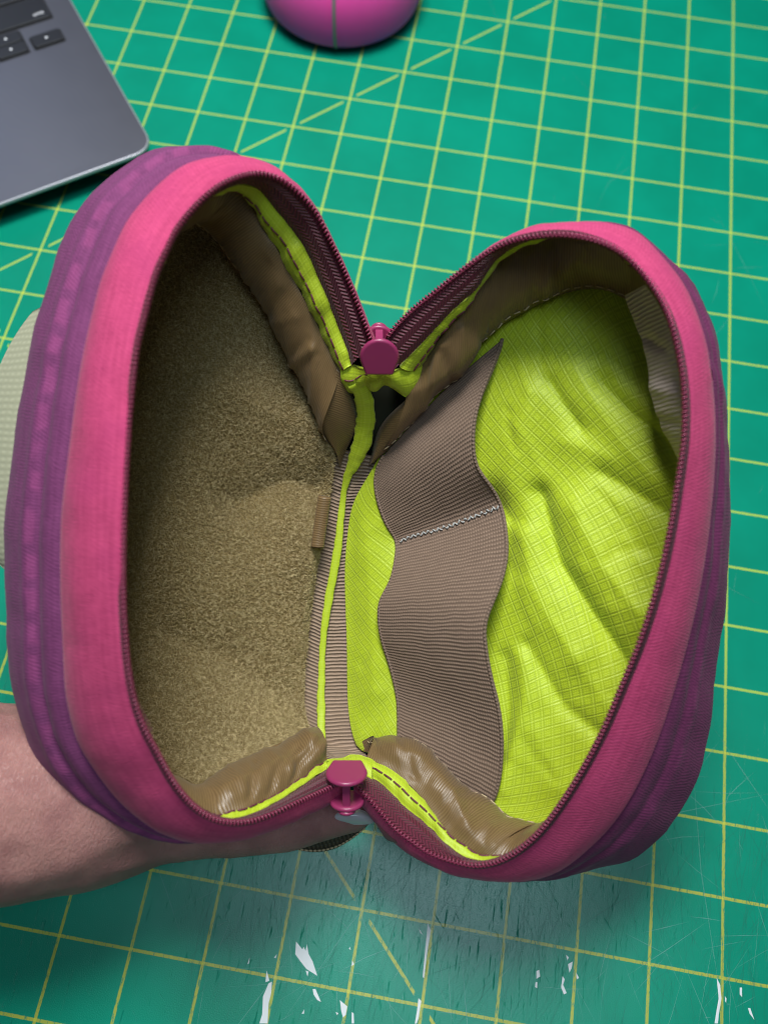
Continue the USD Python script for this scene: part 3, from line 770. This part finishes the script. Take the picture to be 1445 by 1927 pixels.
bc = UsdGeom.BasisCurves.Define(stage, path_of('loop_fibre', panel))
bc.CreateTypeAttr('linear')
bc.CreatePointsAttr(Vt.Vec3fArray.FromNumpy((cp.reshape(-1, 3) - spine_at).astype(np.float32)))
bc.CreateCurveVertexCountsAttr(Vt.IntArray.FromNumpy(np.full(nf, 4, np.int32)))
bc.CreateWidthsAttr(Vt.FloatArray([0.00009]))
bc.SetWidthsInterpolation('constant')
UsdShade.MaterialBindingAPI.Apply(bc.GetPrim()).Bind(FIBRE)
tag(bc.GetPrim(), kind='stuff')

# lime ripstop panel in the right half
ht, hb = spline(pts(HT), 120), spline(pts(HB), 120)
rl, ho = spline(pts(RL), 140), spline(pts(HRIGHT), 140)
gr = gr0 = coons(ht, hb, rl, ho)
nr = toeye(gr)
gr = push(gr, [
    ([(690, 1000), (700, 1150), (705, 1300)], 1.5, 26), ([(800, 780), (820, 980), (830, 1180), (840, 1450)], -4.5, 55), ([(745, 1018), (845, 985), (930, 960)], -3.5, 30), ([(925, 935), (960, 985), (950, 1060)], -3.0, 22), ([(680, 1250), (740, 1130)], -0.8, 8), ([(690, 1400), (745, 1280)], -0.9, 8),
    ([(1035, 720), (1060, 760), (1090, 805)], -2.2, 11), ([(1000, 740), (960, 900), (950, 980)], 2.2, 28), ([(1085, 700), (1140, 790), (1230, 900)], 2.0, 26),
    ([(1130, 720), (1190, 780), (1262, 835)], -2.4, 13), ([(1130, 890), (1200, 930), (1270, 975)], -2.0, 13), ([(1060, 830), (1150, 860)], 1.0, 20),
    ([(1015, 930), (1050, 1060), (1100, 1135), (1165, 1230), (1200, 1290)], -4.2, 15), ([(1085, 960), (1130, 1060), (1210, 1160)], 3.2, 32),
    ([(985, 1010), (1010, 1120), (1080, 1230)], 2.6, 26), ([(990, 1215), (1060, 1330), (1130, 1385)], -2.0, 12), ([(1090, 1250), (1150, 1340)], 1.5, 22),
    ([(985, 1240), (990, 1320), (960, 1420), (945, 1490)], 1.8, 15), ([(950, 1240), (955, 1340), (945, 1430)], -2.0, 13), ([(1010, 1380), (1050, 1480)], 1.2, 20), ([(960, 540 + 70), (1060, 600), (1150, 640)], 1.2, 30)], nr)
rc_ = np.random.default_rng(12)
creases = []
for _ in range(26):
    p0 = np.array([rc_.uniform(960, 1250), rc_.uniform(640, 1480)])
    a_ = rc_.normal(1.0, 0.5)
    d_ = np.array([math.cos(a_), math.sin(a_)]) * rc_.uniform(25, 75)
    k_ = np.array([-d_[1], d_[0]]) * rc_.normal(0, 0.15)
    creases.append(([tuple(p0 - d_), tuple(p0 + k_), tuple(p0 + d_)], rc_.choice([-1, 1]) * rc_.uniform(0.2, 0.6), rc_.uniform(5, 9)))
gr = gr0 + (push(gr, creases, nr) - gr0) * 0.85
gr = hem(gr0, wrinkle(gr, 0.7, 22, 61, nr))
# the cloth's cells run askew: turn its thread directions about 33 degrees
(lv, lfc), luv = grid_mesh(gr)
th = math.radians(31)
luv = np.c_[luv[:, 0] * math.cos(th) - luv[:, 1] * math.sin(th), luv[:, 0] * math.sin(th) + luv[:, 1] * math.cos(th)]
part('lime_lining', (lv, lfc), LIME, pouch, uv=luv)
sheet('back_panel', gr - nr * 0.010, PURPLE, pouch)

# elastic pocket band, tacked once across its middle
EL = [(722, 858, 271), (708, 890, 273), (707, 920, 273.5), (718, 964, 274), (733, 996, 275), (745, 1018, 276), (743, 1062, 273.5), (733, 1098, 272), (718, 1127, 271.5), (713, 1156, 271.5), (718, 1200, 272), (729, 1236, 272.5), (742, 1283, 272.5), (749, 1327, 272), (750, 1380, 270), (752, 1412, 269)]
EM = [(835, 735, 259), (810, 800, 260), (800, 860, 260), (815, 920, 263), (838, 960, 266), (845, 986, 267.5), (850, 1020, 265), (842, 1070, 261), (825, 1120, 259), (815, 1170, 258.5), (818, 1220, 259), (830, 1270, 260), (842, 1320, 261), (848, 1370, 261), (848, 1420, 260), (845, 1465, 260)]
ER = [(945, 638, 250), (922, 700, 249), (903, 750, 249), (892, 800, 249.5), (896, 873, 252), (918, 909, 254.5), (941, 949, 257.5), (952, 1003, 254), (952, 1054, 251), (936, 1112, 248.5), (914, 1171, 247.5), (914, 1218, 247.5), (923, 1272, 248), (936, 1327, 248.5), (943, 1381, 249), (943, 1436, 250), (934, 1490, 251), (925, 1510, 252)]
anch = lambda c, y: [0, int(np.argmin([abs(p[1] - y) for p in c])), len(c) - 1]
e0, e1, e2 = (spline(pts(c), 150, anch(c, y)) for c, y in ((EL, 1018), (EM, 986), (ER, 949)))
ge = loft([e0, e1, e2], 60)
ge = wrinkle(ge, 0.35, 14, 71, toeye(ge))
sheet('elastic_pocket', ge, ELASTIC, pouch, thick=0.0012)
for e in (e0, e2):
    ed = EYE - e
    ed /= np.linalg.norm(ed, axis=1, keepdims=True)
    (v_, f_), uv_ = tube(e - ed * 0.0006, 0.0009, 0.0006, ed, 8)
    part('elastic_edge', (v_, f_), ELASTIC, pouch, uv=uv_)
jag_ = np.cumsum(rng.normal(0, 1, 57)); jag_ = (jag_ - np.linspace(jag_[0], jag_[-1], 57))[:, None] * 0.00008
tk = ge[2:-1, 75] + (ge[2:-1, 77] - ge[2:-1, 75]) * 0.3 * np.sin(np.arange(57) * 2.1)[:, None] + jag_ * DOWN
stitches('tack_stitching', tk, THREAD_GREY, pouch, 0.25, 1.4, 0.5, 0.30, label='grey tack stitches across the elastic')

# spine: grosgrain tape on both sides of a lime piping, near-black sheet behind painted as shade
LLN = [(664, 850, 277), (650, 905, 280), (645, 938, 282), (638, 1003, 284), (633, 1047, 285), (627, 1083, 285.5), (618, 1127, 286), (613, 1163, 286), (607, 1218, 286), (605, 1272, 285), (604, 1345, 282), (606, 1389, 279), (640, 1432, 268)]
s0 = spline(pts([(p[0] - 8, p[1], p[2] + 2) for p in VL] + [(612, 1430, 268)]), 110)
s1 = spline(pts(LLN), 110)
s2 = spline(pts([(p[0] + 10, p[1], p[2] + 2) for p in RL] + [(690, 1426, 270)]), 110)
gs = np.concatenate([loft([s0, s1 + (EYE - s1) * 0.001], 12)[:-1], loft([s1 + (EYE - s1) * 0.001, s2], 16)])
ns = toeye(gs)
gs = wrinkle(gs, 0.5, 9, 81, ns, stretch=(1, 0.3))
gs = push(gs, [([(640, 900), (620, 905)], -1.0, 5), ([(645, 925), (625, 930)], -0.9, 5), ([(680, 870), (655, 935)], 0.8, 9), ([(620, 1395), (660, 1405)], -1.5, 8)], ns)
sheet('spine_tape', gs, GROSGRAIN, pouch)
PIP = [(668, 716, 250, 18), (683, 742, 255, 18), (688, 775, 261, 17), (686, 808, 266, 18), (678, 841, 270, 18), (666, 872, 274, 14), (654, 896, 277, 7), (646, 932, 280, 5), (639, 1000, 282, 7), (633, 1047, 283, 8), (627, 1083, 283.5, 8), (619, 1127, 284, 7.5), (613, 1163, 284, 6.5), (607, 1218, 284, 5.5), (605, 1272, 283, 6.5), (604, 1345, 280, 7.5), (605, 1400, 275, 8)]
pc = spline(pts([p[:3] for p in PIP]), 160)
pl = pts([p[:3] for p in PIP])
near = [int(np.argmin(((pc - q) ** 2).sum(1))) for q in pl]
pw = np.interp(np.arange(160), near, [p[3] * p[2] / FPX * 1e-3 for p in PIP])
pw = gaussian_filter(pw, 2)
flat = np.interp(np.arange(160), near, [0.38] * 5 + [0.38] + [0.35] * 11)
toward = EYE - pc
toward /= np.linalg.norm(toward, axis=1, keepdims=True)
(pv, pf), puv = tube(pc, pw * flat, pw, toward, 16)
pn = pv - np.vstack([np.repeat(pc, 16, 0), pc[:1], pc[-1:]])
pv = pv + pn * (meshkit.fbm(puv @ np.array([[0.5, 0, 0], [0, 0.25, 0]]) + 3.1, 3, 5)[:, None] - 0.5) * 0.55
part('spine_piping', (pv, pf), BINDING, pouch, uv=puv)
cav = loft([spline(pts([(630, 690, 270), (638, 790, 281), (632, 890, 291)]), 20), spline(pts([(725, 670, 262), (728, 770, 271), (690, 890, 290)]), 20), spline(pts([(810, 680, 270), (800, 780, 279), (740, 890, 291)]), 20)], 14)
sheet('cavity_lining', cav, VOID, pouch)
sp_l = spline(pts([(690, 730, 276), (650, 900, 290), (625, 1100, 295), (620, 1300, 292), (630, 1452, 277)]), 60)
sp_r = spline(pts([(735, 720, 276), (700, 900, 290), (665, 1100, 296), (668, 1300, 293), (680, 1480, 278)]), 60)
sheet('spine_panel', loft([sp_l, (sp_l + sp_r) / 2 - (EYE - (sp_l + sp_r) / 2) * 0.004, sp_r], 10), PURPLE, pouch)

# lime bridges behind the two sliders
def bridge(top, low, folds, seam):
    a, b = spline(pts(top), 60), spline(pts(low), 60)
    g = loft([a, b], 14)
    n = toeye(g)
    s = np.sin(np.pi * np.linspace(0, 1, 14))[:, None, None]
    g = push(wrinkle(g + n * s * 0.0012, 0.7, 5, 91, n), folds, n)
    sheet('lime_bridge', g, BINDING, pouch, thick=0.001)
    if seam:
        stitches('seam_stitching', spline(pts(seam), 40), THREAD_MAROON, pouch, 1.2, 3.0, 0.5, 0.26)
bridge([(640, 695, 248), (661, 688, 246), (690, 697, 245.5), (715, 702, 245.5), (738, 700, 245.5), (760, 690, 246), (795, 688, 249)],
       [(648, 722, 252), (668, 740, 254), (690, 735, 253), (705, 737, 253), (728, 729, 253), (762, 746, 254), (795, 710, 254)],
       [([(687, 700), (688, 740)], -1.2, 5), ([(728, 700), (722, 735)], -1.0, 5)],
       [(647, 715, 250), (672, 711, 249), (685, 704, 248.5), (708, 708, 248.5), (740, 703, 248.5), (762, 700, 248.5), (785, 698, 250)])
bridge([(584, 1456, 247), (612, 1430, 250), (640, 1427, 252), (660, 1421, 253), (686, 1424, 252), (700, 1430, 251)],
       [(596, 1468, 243), (620, 1462, 245), (640, 1455, 246), (660, 1455, 246), (680, 1458, 246), (700, 1468, 245)],
       [([(650, 1428), (650, 1450)], -0.6, 5)], [(690, 1440, 249), (700, 1445, 249), (712, 1450, 248)])

# small rolled tab sewn beside the spine
tabc = spline(pts([(611, 934, 272), (606, 965, 273), (601, 1000, 274), (597, 1031, 274.5)]), 24)
(tv, tf), tuv = tube(tabc, 0.0016, 0.0023, EYE - tabc, 14)
part('rolled_tab', (tv, tf), TAN, pouch, uv=tuv)
# maroon zipper end tab below the right half
part('zipper_end_tab', smooth_mesh(hull([(at(725, 1545, 243), 0.0030), (at(752, 1572, 240), 0.0026), (at(738, 1565, 243), 0.0030)]), 0.0008, 6), TAPE, pouch, uv=None)

# sliders: two plates joined by a post
from shapely.geometry import Polygon as SP
def slider(front, normal, up_hint, width, height, sep):
    n = RIGHT * normal[0] - DOWN * normal[1] - FWD * normal[2]
    n /= np.linalg.norm(n)
    y = up_hint - n * (up_hint @ n)
    y /= np.linalg.norm(y)
    x = np.cross(y, n)
    def put(m, c):
        t = np.eye(4)
        t[:3, 0], t[:3, 1], t[:3, 2], t[:3, 3] = x, y, n, c
        m = m.copy()
        m.apply_transform(t)
        return m
    w = np.linspace(-0.35, np.pi + 0.35, 60)
    arc = [(math.cos(a) * width / 2, math.sin(a) * height * 0.5) for a in w]
    foot = [(-width * 0.41, -height * 0.30), (-width * 0.36, -height * 0.5), (width * 0.36, -height * 0.5), (width * 0.41, -height * 0.30)]
    shape = SP(arc + foot).buffer(0.0003).buffer(-0.0003)
    def plate(sh, th):
        ms = []
        for k, (o, z0, z1) in enumerate(((0.00055, -th / 2, -th / 2 + 0.0004), (0.00012, -th / 2 + 0.0004, th / 2 - 0.0004), (0.00055, th / 2 - 0.0004, th / 2))):
            pass
        man = m3.Manifold.batch_hull([m3.Manifold.sphere(th / 2, 16).translate([px, py, 0]) for px, py in list(sh.buffer(-th / 2, quad_segs=16).exterior.coords)[:-1]])
        q = man.to_mesh()
        return trimesh.Trimesh(np.array(q.vert_properties[:, :3], float), np.array(q.tri_verts), process=False)
    root = part('zipper_slider', put(plate(shape, 0.0016), front), SLIDER, pouch, smooth=40)
    back = SP([(p[0] * 0.84, p[1] * 0.78) for p in shape.exterior.coords])
    part('slider_plate', put(plate(back, 0.0016), front - n * sep), SLIDER, root, smooth=40)
    post = trimesh.creation.box((0.0022, 0.0028, sep))
    part('slider_post', put(post, front - n * sep / 2 + y * height * 0.18), SLIDER, root, smooth=False)
    for s in (-1, 1):
        rail = trimesh.creation.box((0.0010, height * 0.45, 0.0022))
        rail.apply_translation((s * width * 0.36, -height * 0.12, 0))
        part('slider_rail', put(rail, front - n * 0.0016), SLIDER, root, smooth=False)
    loop = trimesh.creation.torus(0.0022, 0.0007, 20, 8)
    part('pull_loop', put(loop, front - n * (sep + 0.0012) + y * 0.002), SLIDER, root)
    return root
slider(at(714, 671, 237), (0.02, -0.62, 0.78), -DOWN, 0.0117, 0.0118, 0.0118)
slider(at(652, 1456, 236.5), (0.0, 0.955, 0.30), DOWN, 0.0124, 0.0120, 0.0098)

# webbing: pale carry strap on the left side, olive loop end under the pouch
st0 = spline(pts([(110, 560, 232), (90, 700, 230), (70, 850, 230), (60, 1000, 231), (60, 1090, 233)]), 60)
st1 = spline(pts([(62, 585, 240), (12, 660, 244), (-25, 760, 246), (-45, 900, 247), (-30, 1010, 246), (6, 1070, 244)]), 60)
gst = loft([st0, (st0 + st1) / 2 + (EYE - st0) * 0.006, st1], 20)
sheet('carry_strap', gst, WEB_PALE, pouch, thick=0.0018)
wl0 = spline(pts([(500, 1560, 272), (580, 1550, 272), (640, 1545, 272), (695, 1548, 273)]), 40)
wl1 = spline(pts([(535, 1590, 276), (575, 1603, 276), (615, 1602, 276), (650, 1588, 275), (690, 1556, 274)]), 40)
gw = loft([wl0, wl1], 20)
sheet('webbing_loop', gw, WEB_OLIVE, pouch, thick=0.0018)
stitches('webbing_edge', wl1 + (wl0 - wl1) * 0.05, THREAD_TAN, pouch, 0.3, 1.0, 0.5, 0.35)

# ------------------------------------------------------------------ the hand
hand_at = at(60, 1500, 240)
hand = thing('person', 'left hand holding the pouch from below, thumb along its lower edge', 'hand', hand_at)
b = lambda px, py, d, r: (at(px, py, d), r * 1e-3)
wrist = [b(-420, 1600, 240, 29), b(-60, 1512, 234, 29.5)]
chains = [wrist, [b(-60, 1512, 234, 29.5), b(150, 1500, 243, 27)],
          [b(150, 1500, 243, 27), b(300, 1530, 250, 15.5)], [b(300, 1530, 250, 15.5), b(410, 1546, 253, 10.5)], [b(410, 1546, 253, 10.5), b(530, 1553, 258, 8.8)], [b(530, 1553, 258, 8.8), b(610, 1535, 261, 7.8)], [b(610, 1535, 261, 7.8), b(668, 1526, 263, 6.3)],
          [b(150, 1500, 243, 27), b(220, 1170, 268, 11), b(215, 1280, 268, 11), b(215, 1390, 266, 12)]]
for y0, bx, by, ln_ in ((1170, 220, 1170, 1.0), (1290, 225, 1280, 1.08), (1390, 228, 1385, 1.0), (1480, 235, 1470, 0.82)):
    p = [(bx, by, 270, 10.5), (bx + 190 * ln_, by - 60 * ln_, 292, 9.2), (bx + 300 * ln_, by - 100 * ln_, 303, 8.2), (bx + 370 * ln_, by - 130 * ln_, 306, 7.2)]
    for k in range(3):
        chains.append([b(*p[k]), b(*p[k + 1])])
chains.append([b(150, 1500, 243, 27), b(235, 1470, 270, 10.5)])
hm = m3.Manifold.batch_boolean([hull(c) for c in chains], m3.OpType.Add)
body = smooth_mesh(hm, 0.0028, 24)
body.vertices += body.vertex_normals * ((meshkit.fbm(body.vertices * 70, 3, 3) - 0.5) * 0.0022)[:, None]
part('hand_body', body, SKIN, hand)
# thumbnail: a curved plate set on the tip
nu_, nv2 = 24, 14
U, V = np.meshgrid(np.linspace(-1, 1, nu_), np.linspace(-1, 1, nv2))
sq = np.sqrt(1 - 0.5 * V ** 2)
sq2 = np.sqrt(1 - 0.5 * U ** 2)
nx, ny = U * sq, V * sq2
gn = np.array([[at(656 + nx[j, i] * 48 - 2 * ny[j, i], 1543 + ny[j, i] * 16 - 5 * nx[j, i] ** 1 * 0 + 8 * nx[j, i] ** 2 - 6, 253.6 + 3.0 * ny[j, i] ** 2 + 1.6 * nx[j, i] ** 2) for i in range(nu_)] for j in range(nv2)])
sheet('thumbnail', gn, NAIL, hand, thick=0.0006)

# ------------------------------------------------------------------ the laptop
LZ = 0.0125
lo = ground(291, 277, LZ)
la1, la2 = ground(143, 0, LZ), ground(0, 388, LZ)
ang = math.atan2(*(la1 - lo)[1::-1])
ang2 = math.atan2(*(la2 - lo)[1::-1])
ang = (ang + (ang2 % (2 * math.pi)) - math.pi / 2) / 2
ey = np.array([math.cos(ang), math.sin(ang)])        # away from the user, along the right edge
ex = np.array([ey[1], -ey[0]])                       # to the user's right, along the front edge
def lap(x, y, z):
    p = lo[:2] + ex * x + ey * y
    return np.array([p[0], p[1], z])
def lap_local(px, py, z=LZ):
    d = ground(px, py, z)[:2] - lo[:2]
    return np.array([d @ ex, d @ ey])
laptop = thing('laptop', 'dark grey metal laptop with black keys at the top left corner of the mat', 'laptop', (lo[0], lo[1], 0))
from shapely.geometry import box as sbox
def lap_mesh(m):
    m = m.copy()
    v = np.array(m.vertices)
    m.vertices = np.c_[lo[0] + v[:, 0] * ex[0] + v[:, 1] * ey[0], lo[1] + v[:, 0] * ex[1] + v[:, 1] * ey[1], v[:, 2]]
    return m
foot = sbox(-0.304, 0, 0, 0.212).buffer(-0.010).buffer(0.010, quad_segs=12)
def layers(spec):
    rings = []
    for inset, z in spec:
        c = np.array(foot.buffer(-inset, quad_segs=12).exterior.coords)[:-1] if inset else np.array(foot.exterior.coords)[:-1]
        L = np.r_[0, np.cumsum(np.linalg.norm(np.diff(np.vstack([c, c[:1]]), axis=0), axis=1))]
        k = int(np.argmax(c[:, 0] + c[:, 1] * 1e-3))
        c = np.roll(c, -k, 0)
        cc = np.vstack([c, c[:1]])
        L = np.r_[0, np.cumsum(np.linalg.norm(np.diff(cc, axis=0), axis=1))]
        s = np.linspace(0, L[-1], 400, endpoint=False)
        rings.append(np.c_[np.interp(s, L, cc[:, 0]), np.interp(s, L, cc[:, 1]), np.full(400, z)])
    v = np.vstack(rings)
    f = []
    for r in range(len(rings) - 1):
        i = np.arange(400) + r * 400
        j = np.roll(np.arange(400), -1) + r * 400
        f += [np.stack([i, j, j + 400], 1), np.stack([i, j + 400, i + 400], 1)]
    k = len(v)
    v = np.vstack([v, rings[0].mean(0), rings[-1].mean(0)])
    i = np.arange(400)
    j = np.roll(i, -1)
    f += [np.stack([j, i, np.full(400, k)], 1), np.stack([i, j, np.full(400, k + 1)], 1) + np.array([(len(rings) - 1) * 400] * 2 + [0])]
    return trimesh.Trimesh(v, np.vstack(f), process=False)
part('base_shell', lap_mesh(layers([(0.016, 0.0022), (0.011, 0.0034), (0.0055, 0.0058), (0.0018, 0.0084), (0.0009, LZ - 0.0027)])), SHADED_SHELL, laptop, smooth=35)
part('laptop_body', lap_mesh(layers([(0.0009, LZ - 0.0027), (0.0, LZ - 0.0022), (0.0, LZ - 0.0010), (0.0003, LZ - 0.0004), (0.0009, LZ)])), ALU, laptop, smooth=35)
part('rim_bevel', lap_mesh(trimesh.Trimesh(*(lambda t: (t.vertices, t.faces))(layers([(-0.00012, LZ - 0.0016), (-0.00015, LZ - 0.0009), (0.00018, LZ - 0.00030), (0.0004, LZ - 0.00022)])), process=False)), ALU_EDGE, laptop, smooth=35)
for fx, fy in ((-0.02, 0.02), (-0.284, 0.02), (-0.02, 0.19), (-0.284, 0.19)):
    c = trimesh.creation.cylinder(0.006, 0.0024, sections=24)
    c.apply_translation((fx, fy, 0.0012))
    part('rubber_foot', lap_mesh(c), RUBBER_AND_GAP, laptop, smooth=30)

def key(x0, y0, x1, y1, legend=None, at_=(0.5, 0.5), h=0.0017, rot=0.0, name='key'):
    w = sbox(x0 - 0.0009, y0 - 0.0009, x1 + 0.0009, y1 + 0.0009).buffer(-0.0012).buffer(0.0012, quad_segs=6)
    well = trimesh.creation.extrude_polygon(w, 0.0002, engine='earcut')
    well.apply_translation((0, 0, LZ - 0.00005))
    part('key_well', lap_mesh(well), WELL, laptop, smooth=False)
    base = sbox(x0, y0, x1, y1).buffer(-0.0012).buffer(0.0012, quad_segs=6)
    c = np.array(base.exterior.coords)[:-1]
    c2 = np.array(base.buffer(-0.0003, quad_segs=6).exterior.coords)[:-1]
    man = m3.Manifold.hull_points(np.vstack([np.c_[c, np.full(len(c), LZ + 0.0001)], np.c_[c, np.full(len(c), LZ + 0.0010)], np.c_[c2, np.full(len(c2), LZ + 0.0013)]]))
    q = man.to_mesh()
    k = part('key', lap_mesh(trimesh.Trimesh(np.array(q.vert_properties[:, :3], float), np.array(q.tri_verts), process=False)), KEY, laptop, smooth=25)
    if legend is not None:
        lx, ly = x0 + (x1 - x0) * at_[0], y0 + (y1 - y0) * at_[1]
        m = legend.copy()
        m.apply_translation((lx, ly, LZ + 0.00132))
        part('key_legend', lap_mesh(m), LEGEND, k, smooth=False)
def tri(a, s=0.0011):
    p = SP([(s * math.cos(a + k), s * math.sin(a + k)) for k in (0, 2.3, -2.3)])
    return trimesh.creation.extrude_polygon(p, 0.00006, engine='earcut')
txt = meshkit.text_mesh('shift', h_t := 0.0021, 0.00006)
txt.apply_translation((-txt.bounds[1, 0], 0, 0))
r_ar = np.array([lap_local(*q) for q in ((58, 73), (112, 54), (121, 77), (66, 91))])
x0k, x1k = r_ar[[0, 3], 0].mean(), r_ar[[1, 2], 0].mean()
y0k, y1k = r_ar[[2, 3], 1].mean(), r_ar[[0, 1], 1].mean()
kw, kh = x1k - x0k, y1k - y0k
print('KEYS', x0k, x1k, y0k, y1k, 'shift', [lap_local(*q).round(4).tolist() for q in ((86, 0), (99, 31), (0, 64))])
KP = 0.0192
key(x0k, y0k, x1k, y1k, tri(0.0))
key(x0k - KP, y0k, x1k - KP, y0k + 0.0078, tri(-math.pi / 2))
key(x0k - KP, y0k + 0.0086, x1k - KP, y0k + 0.0164, tri(math.pi / 2))
key(x0k - 2 * KP, y0k, x1k - 2 * KP, y1k, tri(math.pi))
ys = y0k + 0.0192
key(x1k - 0.0455, ys, x1k, ys + 0.0165, txt, (0.94, 0.17))
for r_ in range(3):
    xx = x1k
    for k in range(12):
        w_ = (0.0355, 0.0165, 0.0165)[r_] if k == 0 and r_ == 0 else 0.0165
        key(xx - w_, ys + KP * (r_ + 1), xx, ys + KP * (r_ + 1) + 0.0165)
        xx -= w_ + 0.0027
for k in range(10):
    key(x1k - 0.0455 - 0.0027 - KP * k - 0.0165, ys, x1k - 0.0455 - 0.0027 - KP * k, ys + 0.0165)

# ------------------------------------------------------------------ pink dome at the top
pc_ = np.array([-0.2212, -0.0290])
pink = thing('pincushion', 'pink suede dome with a grey seam, standing on the mat at the top edge', 'pincushion', (pc_[0], pc_[1], 0))
prof = np.array([(0.0, 0.0012), (0.034, 0.0012), (0.0375, 0.0022), (0.0400, 0.0048), (0.0418, 0.0095), (0.0426, 0.017), (0.0422, 0.025), (0.040, 0.034), (0.035, 0.043), (0.027, 0.051), (0.016, 0.0565), (0.006, 0.0585), (0.0, 0.0588)])
pr = np.vstack([prof[:2], spline(np.c_[prof[1:, 0], prof[1:, 1], 0 * prof[1:, 0]], 60)[1:, :2]])
pr[-1, 0] = 0
pr[:, 0] *= 1.05
dm = trimesh.creation.revolve(pr, sections=96)
dm.apply_translation((*pc_, 0))
part('suede_cover', dm, SUEDE, pink)
bs = trimesh.creation.cylinder(0.0365, 0.0024, sections=64)
bs.apply_translation((*pc_, 0.0012))
part('rubber_base', bs, RUBBER_AND_GAP, pink, smooth=30)  # black disc stands in for the shadow gap under the dome
for aa in (-1.47, -1.47 + 2 * math.pi / 3, -1.47 + 4 * math.pi / 3):
    s = pr[3:-2]
    rad = np.array([math.cos(aa), math.sin(aa)])
    cv = np.c_[pc_[0] + rad[0] * (s[:, 0] + 0.0001), pc_[1] + rad[1] * (s[:, 0] + 0.0001), s[:, 1]]
    (v_, f_), _ = tube(cv, 0.0007, 0.0010, np.array([rad[0], rad[1], 0.3]), 8)
    part('grey_seam', (v_, f_), SEAM_GREY, pink)
